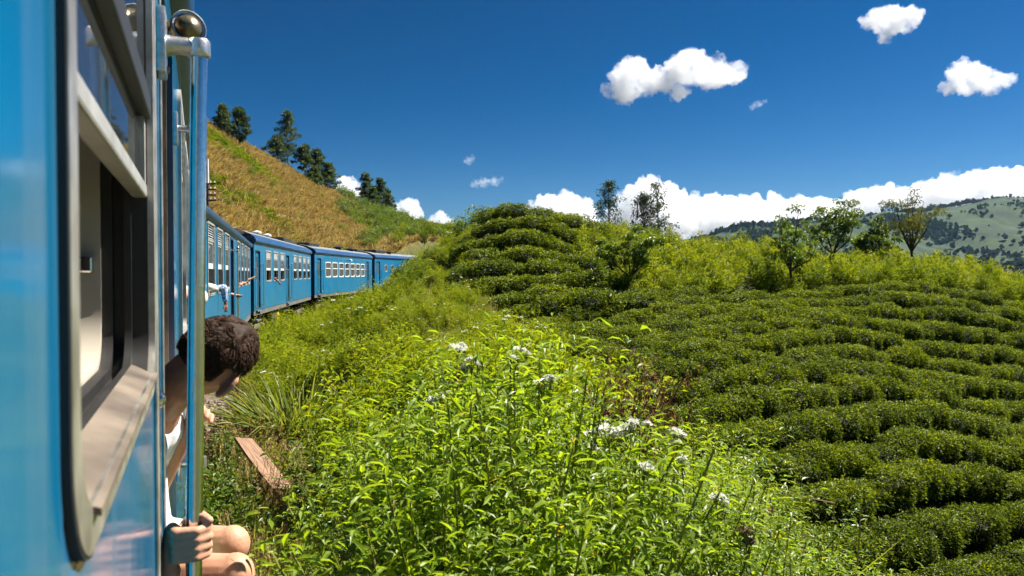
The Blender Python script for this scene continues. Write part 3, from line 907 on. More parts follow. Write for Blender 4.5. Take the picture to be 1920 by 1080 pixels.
    for zz, yy in ((2.965, -0.0872), (1.48, -0.0625)):
        mb = MB().box(x - 0.055, x + 0.035, -0.020, 0.0, zz - 0.07, zz + 0.075, 0.004)
        mb.tube([(x - 0.004, -0.012, zz), (x - 0.002, -0.045, zz + 0.004), (x, yy, zz + 0.004)], [0.026, 0.020, 0.022], 14)
        mb.lathe((x, yy, zz - 0.018), (0, 0, 1), [(0, 0.0235), (0.003, 0.0255), (0.035, 0.0255), (0.040, 0.023)], 24)
        bk = mb.build('bracket', M['cast'], r, angle=40)
        for dz in (-0.05, 0.055):
            MB().lathe((x + 0.012, -0.020, zz + dz), (0, -1, 0), [(0, 0.008), (0.004, 0.008), (0.006, 0.004)], 10).build('bolt', M['brass'], bk)
    far = s1(2.80)
    handrail(c, far, 1.7, 3.02, out=0.078, r=0.018)
    # round brass lamp with a dark rim, fixed beyond the doorway
    lx = s1(2.05)
    lp = MB().lathe((lx, -0.06, 3.125), (-0.9, -0.36, 0.1), [(-0.05, 0.03), (-0.02, 0.043), (0.0, 0.048), (0.010, 0.048), (0.012, 0.0455), (0.004, 0.044)], 24).build('door_lamp', M['cast'], c, angle=40)
    MB().lathe((lx, -0.06, 3.125), (-0.9, -0.36, 0.1), [(0.002, 0.0445), (0.005, 0.036)], 24).build('dark_rim', M['rubber'], lp)
    MB().lathe((lx, -0.06, 3.125), (-0.9, -0.36, 0.1), [(0.0, 0.037), (0.012, 0.034), (0.024, 0.025), (0.032, 0.012), (0.035, 0.002)], 24).build('dome', M['brass'], lp, angle=60)
    MB().tube([(lx, 0.0, 3.125), (lx, -0.05, 3.125)], 0.014, 10).build('lamp_arm', M['under'], lp)
    bogie(c, 2.3); bogie(c, L - 2.3)
    return c
C1 = near_coach()

# ------------------------------------------------------------------ track
def build_track():
    t = empty('railway_track', (0, 0, 0), 0, 'curving pair of rusty rails beneath the blue train', 'railway track')
    dense = []
    for a, b in zip(TRACK[1:-1], TRACK[2:]):
        n = max(1, int(np.linalg.norm(b - a) / 2.0))
        dense += [a + (b - a) * k / n for k in range(n)]
    dense = np.array(dense)
    for off in (-0.86, 0.86):
        p = _offset(dense, off)
        mb = MB()
        prof = [(-0.036, 0), (0.036, 0), (0.036, -0.035), (0.01, -0.045), (0.01, -0.13), (0.07, -0.15), (0.07, -0.16), (-0.07, -0.16), (-0.07, -0.15), (-0.01, -0.13), (-0.01, -0.045), (-0.036, -0.035)]
        V, F = [], []
        q = _offset(p, 1.0) - p
        for k in range(len(p)):
            nn = q[k] / np.linalg.norm(q[k])
            V += [(p[k][0] + nn[0] * a, p[k][1] + nn[1] * a, b + float(grade(p[k][1])) - 0.004) for a, b in prof]
        m = len(prof)
        for k in range(len(p) - 1):
            for i in range(m):
                a, b = k * m + i, k * m + (i + 1) % m
                F.append((a, b, b + m, a + m))
        mb.add(V, F).build('rail', M['rail'], t)
build_track()
# ------------------------------------------------------------------ plants: generators
class Fol:
    """leaves, stems and flowers of one plant; material slots 0, 1, 2 ..."""
    def __init__(self, seed=0):
        self.rs = np.random.RandomState(seed)
        self.V, self.F3, self.F4, self.r, self.m3, self.m4 = [], [], [], [], [], []
        self.n = 0
    def _push(self, V, F3=None, F4=None, r=None, mi=0):
        V = np.asarray(V, float).reshape(-1, 3)
        self.V.append(V)
        self.r.append(np.full(len(V), 0.5) if r is None else np.broadcast_to(r, (len(V),)) if np.ndim(r) == 0 else r)
        if F3 is not None and len(F3):
            self.F3.append(np.asarray(F3).reshape(-1, 3) + self.n); self.m3.append(np.full(len(self.F3[-1]), mi))
        if F4 is not None and len(F4):
            self.F4.append(np.asarray(F4).reshape(-1, 4) + self.n); self.m4.append(np.full(len(self.F4[-1]), mi))
        self.n += len(V)
    def leaves(self, P, D, L, W, up=(0, 0, 1), droop=0.25, fold=0.25, fine=False, r=None, mi=0, twist=0.6):
        rs = self.rs
        P = np.asarray(P, float); n = len(P)
        if n == 0: return
        D = np.asarray(D, float); D = D / (np.linalg.norm(D, axis=1, keepdims=True) + 1e-9)
        L = np.broadcast_to(L, (n,))[:, None]; W = np.broadcast_to(W, (n,))[:, None]
        U = np.broadcast_to(np.asarray(up, float), (n, 3)) + rs.randn(n, 3) * twist
        S = np.cross(D, U); S /= np.linalg.norm(S, axis=1, keepdims=True) + 1e-9
        N = np.cross(S, D)
        rr = rs.rand(n) if r is None else r
        droop = np.broadcast_to(droop, (n,))[:, None]
        dz = np.zeros((n, 3)); dz[:, 2] = -1
        if not fine:
            a = P; b = P + D * L * 0.45 + S * W * 0.5 + N * W * fold; t = P + D * L + dz * L * droop; c = P + D * L * 0.45 - S * W * 0.5 + N * W * fold
            V = np.stack([a, b, t, c], 1).reshape(-1, 3)
            i = np.arange(n)[:, None] * 4
            self._push(V, np.concatenate([i + [0, 2, 1], i + [0, 3, 2]]), None, np.repeat(rr, 4), mi)
        else:
            def at(f, w, h): return P + D * L * f + S * W * w + N * W * h + dz * L * droop * f * f
            V = np.stack([at(0, 0, 0), at(.3, .46, fold), at(.3, 0, 0), at(.3, -.46, fold), at(.68, .34, fold), at(.68, 0, 0), at(.68, -.34, fold), at(1, 0, 0)], 1).reshape(-1, 3)
            i = np.arange(n)[:, None] * 8
            F3 = np.concatenate([i + [0, 2, 1], i + [0, 3, 2], i + [4, 5, 7], i + [5, 6, 7]])
            F4 = np.concatenate([i + [1, 2, 5, 4], i + [2, 3, 6, 5]])
            self._push(V, F3, F4, np.repeat(rr, 8), mi)
    def stem(self, pts, r0, r1, mi=1, n=4, r=None):
        pts = np.asarray(pts, float)
        V = []
        for i, p in enumerate(pts):
            t = pts[min(i + 1, len(pts) - 1)] - pts[max(i - 1, 0)]
            t = t / (np.linalg.norm(t) + 1e-9)
            u = np.cross(t, [0.31, 0.92, 0.17]); u /= np.linalg.norm(u) + 1e-9
            s = np.cross(t, u)
            q = r0 + (r1 - r0) * i / max(1, len(pts) - 1)
            for k in range(n):
                a = 2 * math.pi * k / n
                V.append(p + (u * math.cos(a) + s * math.sin(a)) * q)
        F = [(i * n + k, i * n + (k + 1) % n, (i + 1) * n + (k + 1) % n, (i + 1) * n + k) for i in range(len(pts) - 1) for k in range(n)]
        self._push(V, None, F, self.rs.rand() if r is None else r, mi)
    def blades(self, P, D, L, W, droop, mi=0, r=None):
        """curved grass blades"""
        rs = self.rs; n = len(P)
        D = D / np.linalg.norm(D, axis=1, keepdims=True)
        S = np.cross(D, rs.randn(n, 3)); S /= np.linalg.norm(S, axis=1, keepdims=True) + 1e-9
        Hn = D * [1, 1, 0]; Hn /= np.linalg.norm(Hn, axis=1, keepdims=True) + 1e-6
        L = np.broadcast_to(L, (n,))[:, None]; W = np.broadcast_to(W, (n,))[:, None]; dr = np.broadcast_to(droop, (n,))[:, None]
        def at(f, w): return P + D * L * f + Hn * L * dr * f * f * 0.6 + np.array([0, 0, -1.0]) * L * dr * f ** 2.5 * 0.7 + S * W * w
        V = np.stack([at(0, .4), at(0, -.4), at(.4, .5), at(.4, -.5), at(.75, .35), at(.75, -.35), at(1, 0)], 1).reshape(-1, 3)
        i = np.arange(n)[:, None] * 7
        rr = rs.rand(n) if r is None else r
        self._push(V, i + [4, 5, 6], np.concatenate([i + [0, 1, 3, 2], i + [2, 3, 5, 4]]), np.repeat(rr, 7), mi)
    def blob(self, c, r, mi=0, sub=1, squash=1.0, rough=0.2, val=0.5):
        bm = bmesh.new()
        bmesh.ops.create_icosphere(bm, subdivisions=sub, radius=1)
        V = np.array([v.co[:] for v in bm.verts]); F = [[v.index for v in f.verts] for f in bm.faces]
        bm.free()
        V *= 1 + self.rs.randn(len(V), 1) * rough
        V *= np.asarray(r) * np.array([1, 1, squash])
        self._push(V + np.asarray(c), F, None, val, mi)
    def mesh(self, name, mats):
        V = np.concatenate(self.V)
        F3 = np.concatenate(self.F3) if self.F3 else None
        F4 = np.concatenate(self.F4) if self.F4 else None
        me = np_mesh(name, V, F3, F4, np.concatenate(self.r))
        mi = np.concatenate(([np.concatenate(self.m3)] if self.m3 else []) + ([np.concatenate(self.m4)] if self.m4 else []))
        for m in mats: me.materials.append(m)
        me.polygons.foreach_set('material_index', mi.astype(np.int32))
        return me
    def split(self, names, mats, parent):
        """one object per material slot, as parts of one plant"""
        V = np.concatenate(self.V); r = np.concatenate(self.r)
        F3 = np.concatenate(self.F3) if self.F3 else np.zeros((0, 3), int); m3 = np.concatenate(self.m3) if self.m3 else np.zeros(0)
        F4 = np.concatenate(self.F4) if self.F4 else np.zeros((0, 4), int); m4 = np.concatenate(self.m4) if self.m4 else np.zeros(0)
        out = []
        for k, nm in enumerate(names):
            a, b = F3[m3 == k], F4[m4 == k]
            used = np.unique(np.concatenate([a.ravel(), b.ravel()]))
            if len(used) == 0: continue
            mp = np.zeros(len(V), int); mp[used] = np.arange(len(used))
            me = np_mesh(nm, V[used], mp[a], mp[b], r[used])
            o = link(nm, me, parent, mats[k]); out.append(o)
            if nm in ('leaf', 'twig', 'flower_head', 'seed_head'): o['kind'] = 'stuff'
        return out

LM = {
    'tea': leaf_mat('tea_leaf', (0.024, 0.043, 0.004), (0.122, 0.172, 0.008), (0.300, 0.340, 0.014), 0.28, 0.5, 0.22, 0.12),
    'tea_core': mat('tea_twigs_and_dark_hull', (0.012, 0.014, 0.006), 0.9, 0, 0.5, 14),
    'weed': leaf_mat('weed_leaf', (0.045, 0.095, 0.006), (0.140, 0.225, 0.011), (0.265, 0.340, 0.024), 0.5, 0.45, 0.3, 0.10, old=(0.36, 0.25, 0.05)),
    'bank': leaf_mat('bank_weed_leaf', (0.050, 0.085, 0.005), (0.155, 0.210, 0.010), (0.280, 0.320, 0.020), 0.42, 0.5, 0.3, 0.25, old=(0.34, 0.24, 0.07)),
    'shrub': leaf_mat('feathery_shrub_leaf', (0.030, 0.058, 0.004), (0.110, 0.160, 0.008), (0.235, 0.265, 0.016), 0.40, 0.55, 0.25, 0.25),
    'bush': leaf_mat('bush_leaf', (0.026, 0.055, 0.007), (0.080, 0.135, 0.014), (0.165, 0.220, 0.024), 0.32, 0.42, 0.4, 0.2),
    'grass': leaf_mat('green_grass_blade', (0.060, 0.095, 0.012), (0.140, 0.185, 0.025), (0.290, 0.290, 0.080), 0.40, 0.5, 0.3, 0.15),
    'dry': leaf_mat('dry_grass_blade', (0.160, 0.125, 0.030), (0.320, 0.235, 0.078), (0.470, 0.370, 0.160), 0.30, 0.7, 0.2, 0.3, tcol=(1.3, 1.2, 0.8)),
    'litter': leaf_mat('withered_leaf', (0.060, 0.036, 0.015), (0.150, 0.090, 0.040), (0.280, 0.190, 0.090), 0.25, 0.7, 0.2, 0.2, tcol=(1.3, 1.1, 0.8)),
    'euc': leaf_mat('eucalyptus_leaf', (0.022, 0.045, 0.018), (0.055, 0.092, 0.032), (0.110, 0.150, 0.045), 0.25, 0.5, 0.35, 0.15),
    'euc_dark': leaf_mat('dark_eucalyptus_leaf', (0.012, 0.026, 0.010), (0.030, 0.052, 0.018), (0.065, 0.095, 0.028), 0.2, 0.5, 0.3, 0.1),
    'tree': leaf_mat('small_tree_leaf', (0.030, 0.060, 0.010), (0.075, 0.125, 0.020), (0.150, 0.200, 0.035), 0.38, 0.4, 0.4, 0.1),
    'tree_brown': leaf_mat('bronze_tree_leaf', (0.026, 0.038, 0.008), (0.080, 0.095, 0.016), (0.150, 0.150, 0.030), 0.35, 0.5, 0.3, 0.1),
    'far': leaf_mat('distant_tree_leaf', (0.020, 0.036, 0.014), (0.040, 0.066, 0.024), (0.070, 0.100, 0.032), 0.15, 0.7, 0.2, 0.2),
    'stem': leaf_mat('green_stem', (0.09, 0.12, 0.015), (0.17, 0.20, 0.03), (0.24, 0.22, 0.06), 0.3, 0.6, 0.2, 0.1),
    'drystem': leaf_mat('dry_stem', (0.10, 0.065, 0.035), (0.22, 0.15, 0.085), (0.36, 0.27, 0.16), 0.1, 0.8, 0.15, 0.1, tcol=(1, 1, 0.9)),
    'bark': mat('grey_brown_bark', (0.15, 0.12, 0.09), 0.9, 0, 0.45, 8, 0.01, 30),
    'bark_dark': mat('dark_bark', (0.05, 0.035, 0.025), 0.9, 0, 0.4, 8, 0.01, 30),
    'flower': leaf_mat('white_flower', (0.70, 0.70, 0.60), (0.80, 0.80, 0.74), (0.86, 0.86, 0.82), 0.3, 0.6, 0.2, 0.05, tcol=(1, 1, 0.9)),
    'seedhead': leaf_mat('brown_seed_head', (0.16, 0.10, 0.06), (0.29, 0.19, 0.12), (0.42, 0.30, 0.20), 0.15, 0.8, 0.1, 0.1, tcol=(1, 1, 0.9)),
}

def unit(rs, n):
    v = rs.randn(n, 3)
    return v / np.linalg.norm(v, axis=1, keepdims=True)

def weed(seed, h=1.5, stems=7, L=0.095, fine=True, spread=0.30, pitch=0.055, flowers=0, seeds=0, bare=0.3):
    f = Fol(seed); rs = f.rs
    for s in range(stems):
        a = rs.rand() * 6.28; lean = spread * (0.2 + rs.rand())
        hh = h * (0.72 + 0.28 * rs.rand()) if s else h
        if s == 0: lean *= 0.25
        b = np.array([math.cos(a), math.sin(a), 0]) * 0.06 * rs.rand()
        ts = np.linspace(0, 1, 9)
        path = np.stack([b[0] + math.cos(a) * lean * h * ts ** 1.6 + 0.02 * np.sin(ts * 7 + s), b[1] + math.sin(a) * lean * h * ts ** 1.6 + 0.02 * np.cos(ts * 6 + s), hh * ts], 1)
        f.stem(path, 0.0055, 0.0022)
        n = int(hh * (1 - bare) / pitch)
        tt = np.linspace(bare, 0.99, n)
        P = np.stack([np.interp(tt, ts, path[:, k]) for k in range(3)], 1)
        for side in (0, 1):
            ang = np.arange(n) * 1.57 + side * math.pi + rs.randn(n) * 0.35 + a
            el = 0.20 + 0.8 * tt ** 3 + rs.randn(n) * 0.55
            D = np.stack([np.cos(ang) * np.cos(el), np.sin(ang) * np.cos(el), np.sin(el)], 1)
            sz = L * (0.55 + 0.6 * np.sin(np.clip((tt - bare) / (1 - bare) * 0.8 + 0.2, 0, 1) * math.pi)) * (0.75 + 0.5 * rs.rand(n))
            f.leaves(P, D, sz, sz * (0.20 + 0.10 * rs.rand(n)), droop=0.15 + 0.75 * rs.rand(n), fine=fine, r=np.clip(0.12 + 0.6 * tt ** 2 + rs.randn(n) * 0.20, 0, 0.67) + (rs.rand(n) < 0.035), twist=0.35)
        # side shoots
        k = max(2, int(n * 0.6))
        idx = np.clip((n * rs.rand(k) ** 0.6).astype(int), 0, n - 1)
        for q in idx:
            ang = rs.rand() * 6.28
            d = np.array([math.cos(ang) * 0.8, math.sin(ang) * 0.8, 0.7])
            m = 5
            PP = P[q] + d * np.linspace(0.02, 0.16, m)[:, None]
            an = np.arange(m) * 2.4 + rs.rand() * 6
            DD = d * 0.7 + np.stack([np.cos(an), np.sin(an), 0.1 * np.ones(m)], 1)
            sz = L * 0.62 * (0.7 + 0.6 * rs.rand(m))
            f.leaves(PP, DD, sz, sz * 0.24, droop=0.1 + 0.6 * rs.rand(m), fine=fine, r=np.clip(0.2 + 0.6 * tt[q] ** 2 + rs.randn(m) * 0.15, 0, 0.67), twist=0.35)
        top = path[-1]
        if s < flowers: flower_head(f, top, 0.028 + 0.012 * rs.rand(), 2)
        elif s < flowers + seeds: flower_head(f, top, 0.04, 3, True)
    return f

def flower_head(f, c, r, mi=2, brown=False):
    """flat cluster of many tiny florets"""
    rs = f.rs
    for k in range(5 + rs.randint(4)):
        a = rs.rand() * 6.28; q = r * math.sqrt(rs.rand())
        p = np.asarray(c) + np.array([math.cos(a) * q, math.sin(a) * q, 0.010 * rs.rand() + 0.25 * r * (1 - (q / r) ** 2)])
        f.stem([np.asarray(c) - [0, 0, 0.05], p], 0.0018, 0.0012, 1, 3)
        n = 26
        u = unit(rs, n); u[:, 2] = np.abs(u[:, 2])
        rad = r * 0.36
        f.leaves(p + u * rad * [1, 1, 0.55] * 0.6, u, 0.010 + 0.4 * rad, 0.010, droop=0.0, fold=0.1, mi=mi, twist=1.0)

def tuft(seed, n=70, h=0.6, w=0.010, spread=0.55, base=0.10, droop=0.5, heads=0):
    f = Fol(seed); rs = f.rs
    a = rs.rand(n) * 6.28; q = base * np.sqrt(rs.rand(n))
    P = np.stack([np.cos(a) * q, np.sin(a) * q, np.zeros(n)], 1)
    a2 = a + rs.randn(n) * 0.6
    t = spread * rs.rand(n) ** 0.8
    D = np.stack([np.cos(a2) * np.sin(t), np.sin(a2) * np.sin(t), np.cos(t)], 1)
    f.blades(P, D, h * (0.5 + 0.6 * rs.rand(n)), w * (0.6 + 0.8 * rs.rand(n)), droop * (0.3 + rs.rand(n)))
    for k in range(heads):
        b = rs.rand() * 6.28; t = 0.25 * rs.rand()
        d = np.array([math.cos(b) * math.sin(t), math.sin(b) * math.sin(t), math.cos(t)])
        f.stem([P[k], P[k] + d * h * 0.7, P[k] + d * h * 1.15 + [0.03, 0, -0.01]], 0.003, 0.002, 0, 3)
        m = 14
        PP = P[k] + d * h * np.linspace(0.95, 1.15, m)[:, None]
        f.leaves(PP, unit(rs, m) * 0.6 + d, 0.03, 0.009, r=np.full(m, 0.95), mi=0)
    return f

def shrub(seed, h=1.5, rad=0.7, stems=34, per=38, L=0.13, W=0.045, mi_r=(0.1, 0.9)):
    """fine-leaved upright shrub made of plumes"""
    f = Fol(seed); rs = f.rs
    for s in range(stems):
        a = rs.rand() * 6.28; q = math.sqrt(rs.rand())
        top = np.array([math.cos(a) * q * rad, math.sin(a) * q * rad, h * (1 - 0.45 * q * q) * (0.78 + 0.3 * rs.rand())])
        mid = top * [0.45, 0.45, 0.5]
        ts = np.linspace(0, 1, 6)[:, None]
        path = mid * 2 * ts * (1 - ts) + top * ts * ts
        f.stem(path, 0.008, 0.003, 1, 3)
        tt = 0.30 + 0.72 * rs.rand(per) ** 0.75
        T = np.clip(tt, 0, 1)[:, None]
        P = mid * 2 * T * (1 - T) + top * T * T
        spread = 0.20 * (1.2 - T)
        u = unit(rs, per)
        P = P + u * (spread + 0.02)
        D = u * 0.9 + np.array([0, 0, 0.40]) + top / np.linalg.norm(top) * 0.25
        sz = L * (0.6 + 0.8 * rs.rand(per))
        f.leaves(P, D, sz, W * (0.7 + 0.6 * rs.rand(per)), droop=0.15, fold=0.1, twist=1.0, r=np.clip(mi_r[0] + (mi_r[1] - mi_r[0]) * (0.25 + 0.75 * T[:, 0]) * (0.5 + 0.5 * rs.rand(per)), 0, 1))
    return f

def leafy_bush(seed, h=1.0, rad=0.6, n=1100, L=0.085, W=0.04, clumps=26):
    """rounded bush with broad leaves in clumps"""
    f = Fol(seed); rs = f.rs
    for c in range(clumps):
        u = unit(rs, 1)[0]; u[2] = abs(u[2])
        q = 0.45 + 0.5 * rs.rand()
        c0 = np.array([u[0] * rad * q, u[1] * rad * q, h * (0.22 + 0.72 * u[2] * q)])
        f.stem([[0, 0, 0], c0 * [0.4, 0.4, 0.55], c0], 0.010, 0.003, 1, 4)
        m = n // clumps
        v = unit(rs, m) * (rs.rand(m, 1) ** 0.5)
        P = c0 + v * [0.24 * rad + 0.08, 0.24 * rad + 0.08, 0.16 * h + 0.06]
        D = v * [1, 1, 0.5] + u * [0.6, 0.6, 0.2] + rs.randn(m, 3) * 0.3
        sz = L * (0.6 + 0.7 * rs.rand(m))
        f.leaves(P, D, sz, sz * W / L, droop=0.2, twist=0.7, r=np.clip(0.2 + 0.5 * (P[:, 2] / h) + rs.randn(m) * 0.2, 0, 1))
    return f

def tea_bush(seed):
    f = Fol(seed); rs = f.rs
    n = 3800
    u = unit(rs, n * 2); u = u[u[:, 2] > -0.35][:n]; n = len(u)
    e = 4.0
    s = (np.abs(u[:, 0]) ** e + np.abs(u[:, 1]) ** e + np.abs(u[:, 2]) ** e) ** (-1 / e)
    lump = 1 + 0.10 * np.sin(u[:, 0] * 6 + seed) * np.cos(u[:, 1] * 5 + seed * 2) + 0.06 * np.sin(u[:, 1] * 13 + seed) + 0.05 * np.cos(u[:, 0] * 15 - seed)
    P = u * s[:, None] * lump[:, None] * [0.62, 0.62, 0.42] + [0, 0, 0.36]
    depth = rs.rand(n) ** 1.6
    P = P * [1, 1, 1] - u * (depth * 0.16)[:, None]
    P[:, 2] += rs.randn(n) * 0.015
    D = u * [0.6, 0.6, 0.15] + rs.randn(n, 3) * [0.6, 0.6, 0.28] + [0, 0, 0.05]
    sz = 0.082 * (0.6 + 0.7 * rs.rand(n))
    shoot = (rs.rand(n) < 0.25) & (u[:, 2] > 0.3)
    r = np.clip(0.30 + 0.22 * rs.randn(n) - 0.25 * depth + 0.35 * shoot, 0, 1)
    f.leaves(P, D, sz, sz * 0.44, droop=0.15, fold=0.22, twist=0.45, r=r)
    # dark hull added inside to block light, and the woody stems
    f.blob((0, 0, 0.30), 0.50, 1, 2, 0.62, 0.05)
    for k in range(6):
        a = k * 1.05 + rs.rand()
        f.stem([[0.03 * math.cos(a), 0.03 * math.sin(a), -0.12], [0.3 * math.cos(a), 0.3 * math.sin(a), 0.3]], 0.02, 0.01, 1, 4)
    return f

def tree_mesh(seed, h, style='euc', crown=None, r0=None, L=0.3, W=0.12, dens=1.0, lean=0.0):
    f = Fol(seed); rs = f.rs
    r0 = r0 or h * 0.014
    cw = crown or 0.22
    clumps = []
    if style == 'euc':
        ts = np.linspace(0, 1, 12)
        path = np.stack([lean * h * ts + 0.012 * h * np.sin(ts * 5 + seed), 0.012 * h * np.cos(ts * 4 + seed), h * 0.97 * ts], 1)
        f.stem(path, r0, r0 * 0.2, 1, 7)
        nl = 34
        for k in range(nl):
            t = 0.26 + 0.72 * (k + rs.rand() * 0.6) / nl
            p = np.array([np.interp(t, ts, path[:, i]) for i in range(3)])
            a = k * 2.4 + rs.rand() * 0.9
            ln = h * cw * (1.15 - 0.95 * max(0, t - 0.42) / 0.56) * (0.45 + 0.65 * rs.rand())
            ln = max(ln, h * 0.035)
            e = p + np.array([math.cos(a) * ln, math.sin(a) * ln, ln * (0.55 + 0.3 * rs.rand())])
            m = (p + e) / 2 + np.array([0, 0, -0.06 * ln])
            f.stem([p, m, e], r0 * 0.32, r0 * 0.1, 1, 5)
            clumps.append((e, h * (0.030 + 0.026 * rs.rand())))
            if rs.rand() < 0.75: clumps.append((m + rs.randn(3) * h * 0.02 + [0, 0, h * 0.02], h * (0.022 + 0.02 * rs.rand())))
        for k in range(3): clumps.append((path[-1] + rs.randn(3) * h * 0.014, h * 0.03))
        flat = 0.62
    else:
        ts = np.linspace(0, 1, 6)
        split = 0.34 if style == 'spread' else 0.25
        tr = np.stack([lean * h * split * ts + 0.02 * h * np.sin(ts * 4 + seed), 0.02 * h * np.cos(ts * 5 + seed), h * split * ts], 1)
        f.stem(tr, r0, r0 * 0.75, 1, 7)
        nl = 7
        for k in range(nl):
            a = k * 2.4 + rs.rand() * 0.7
            out = h * cw * (0.35 + 0.75 * rs.rand()); up = h * (1 - split) * (0.30 + 0.65 * rs.rand())
            if k == 0: out *= 0.3; up = h * (1 - split)
            e = tr[-1] + np.array([math.cos(a) * out + lean * up, math.sin(a) * out, up])
            m = tr[-1] + (e - tr[-1]) * 0.5 + np.array([math.cos(a), math.sin(a), -0.2]) * out * 0.22 + rs.randn(3) * 0.02 * h
            f.stem([tr[-1], m, e], r0 * 0.55, r0 * 0.12, 1, 5)
            for q in range(5):
                t = 0.3 + 0.7 * rs.rand()
                b = (tr[-1] * (1 - t) ** 2 + 2 * m * t * (1 - t) + e * t * t) if q else e
                d = unit(rs, 1)[0] * h * 0.12; d[2] = abs(d[2]) * 0.6
                f.stem([b, b + d], r0 * 0.15, r0 * 0.06, 1, 4)
                clumps.append((b + d, h * (0.045 + 0.035 * rs.rand())))
        flat = 0.6
    for c, r in clumps:
        m = max(10, int(dens * 90 * (r / (0.06 * h)) ** 2))
        v = unit(rs, m) * (rs.rand(m, 1) ** 0.45)
        P = c + v * [r * 1.25, r * 1.25, r * flat * 1.2]
        D = v * [1, 1, 0.5] + rs.randn(m, 3) * 0.5 + [0, 0, -0.1]
        sz = L * (0.55 + 0.8 * rs.rand(m))
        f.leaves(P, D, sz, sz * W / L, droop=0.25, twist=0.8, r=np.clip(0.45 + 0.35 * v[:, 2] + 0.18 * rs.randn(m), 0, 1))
    return f

def tree(name, label, base, f, leafm, bark, group=None, cat='tree', rz=0.0):
    t = empty(name, base, rz, label, cat, group)
    f.split(['crown', 'trunk'], [LM[leafm], LM[bark]], t)
    return t

# scatter of one uncountable mass: points carrying real plants
def scatter(name, label, pts, rot, scl, idx, variants, category=None):
    src = bpy.data.collections.new(name + '_plants')
    for k, me in enumerate(variants):
        src.objects.link(bpy.data.objects.new('%s_plant_%02d' % (name, k), me))
    me = bpy.data.meshes.new(name)
    me.vertices.add(len(pts))
    me.vertices.foreach_set('co', np.asarray(pts, np.float32).ravel())
    for nm, ty, arr in (('rot', 'FLOAT_VECTOR', rot), ('scl', 'FLOAT_VECTOR', scl), ('idx', 'INT', idx)):
        a = me.attributes.new(nm, ty, 'POINT')
        if ty == 'INT': a.data.foreach_set('value', np.asarray(arr, np.int32))
        else: a.data.foreach_set('vector', np.asarray(arr, np.float32).ravel())
    o = link(name, me)
    tag(o, label, category, kind='stuff')
    ng = bpy.data.node_groups.new(name + '_scatter', 'GeometryNodeTree')
    ng.interface.new_socket('Geometry', in_out='INPUT', socket_type='NodeSocketGeometry')
    ng.interface.new_socket('Geometry', in_out='OUTPUT', socket_type='NodeSocketGeometry')
    N, Lk = ng.nodes, ng.links
    gi, go = N.new('NodeGroupInput'), N.new('NodeGroupOutput')
    ci = N.new('GeometryNodeCollectionInfo')
    ci.inputs['Collection'].default_value = src
    ci.inputs['Separate Children'].default_value = True
    ci.inputs['Reset Children'].default_value = True
    ip = N.new('GeometryNodeInstanceOnPoints')
    ip.inputs['Pick Instance'].default_value = True
    def na(nm, ty):
        q = N.new('GeometryNodeInputNamedAttribute'); q.data_type = ty; q.inputs['Name'].default_value = nm
        return next(s for s in q.outputs if s.enabled and s.name == 'Attribute')
    e2r = N.new('FunctionNodeEulerToRotation')
    Lk.new(na('rot', 'FLOAT_VECTOR'), e2r.inputs[0])
    Lk.new(gi.outputs[0], ip.inputs['Points'])
    Lk.new(ci.outputs[0], ip.inputs['Instance'])
    Lk.new(na('idx', 'INT'), ip.inputs['Instance Index'])
    Lk.new(e2r.outputs[0], ip.inputs['Rotation'])
    Lk.new(na('scl', 'FLOAT_VECTOR'), ip.inputs['Scale'])
    Lk.new(ip.outputs[0], go.inputs[0])
    md = o.modifiers.new('plants', 'NODES')
    md.node_group = ng
    return o
def rnd_rot(rs, n, tilt=0.12):
    return np.stack([rs.randn(n) * tilt, rs.randn(n) * tilt, rs.rand(n) * 6.283], 1)
def rnd_scl(rs, n, a, b, zv=0.15):
    s = a + (b - a) * rs.rand(n)
    return np.stack([s, s, s * (1 + zv * rs.randn(n))], 1)
# ------------------------------------------------------------------ tea
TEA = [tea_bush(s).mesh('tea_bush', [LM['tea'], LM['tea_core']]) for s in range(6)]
TEA_XY = []
ORD = ['first', 'second', 'third', 'fourth', 'fifth', 'sixth', 'seventh', 'eighth', 'ninth', 'tenth', 'eleventh', 'twelfth', 'thirteenth', 'fourteenth', 'fifteenth', 'sixteenth', 'seventeenth', 'eighteenth']
def hedge(label, pts, group, rs, gap=0.03, big=1.0, step=0.60):
    """one clipped row of tea bushes; pts is its line on the ground"""
    pts = np.asarray(pts)
    seg = np.r_[0, np.cumsum(np.linalg.norm(np.diff(pts, axis=0), axis=1))]
    n = int(seg[-1] / step)
    t = np.linspace(0, seg[-1], n) + rs.randn(n) * 0.10
    xy = np.stack([np.interp(t, seg, pts[:, k]) for k in (0, 1)], 1) + rs.randn(n, 2) * 0.07
    z = height(xy[:, 0], xy[:, 1])
    k0 = n // 2
    row = empty('tea_hedge', (xy[k0, 0], xy[k0, 1], z[k0]), 0, label, 'tea hedge', group)
    for i in range(n):
        if rs.rand() < gap: continue
        b = link('tea_bush', TEA[rs.randint(6)], row)
        b.location = (xy[i, 0] - xy[k0, 0], xy[i, 1] - xy[k0, 1], z[i] - z[k0] + rs.randn() * 0.03)
        s = big * (1.04 + 0.07 * rs.randn())
        b.scale = (s, s, s * (1 + 0.07 * rs.randn()) * (1.1 if big < 1 else 1))
        b.rotation_euler = (0, 0, rs.rand() * 6.283)
        TEA_XY.append(xy[i])
    return row
rs = np.random.RandomState(11)
nrow = 18
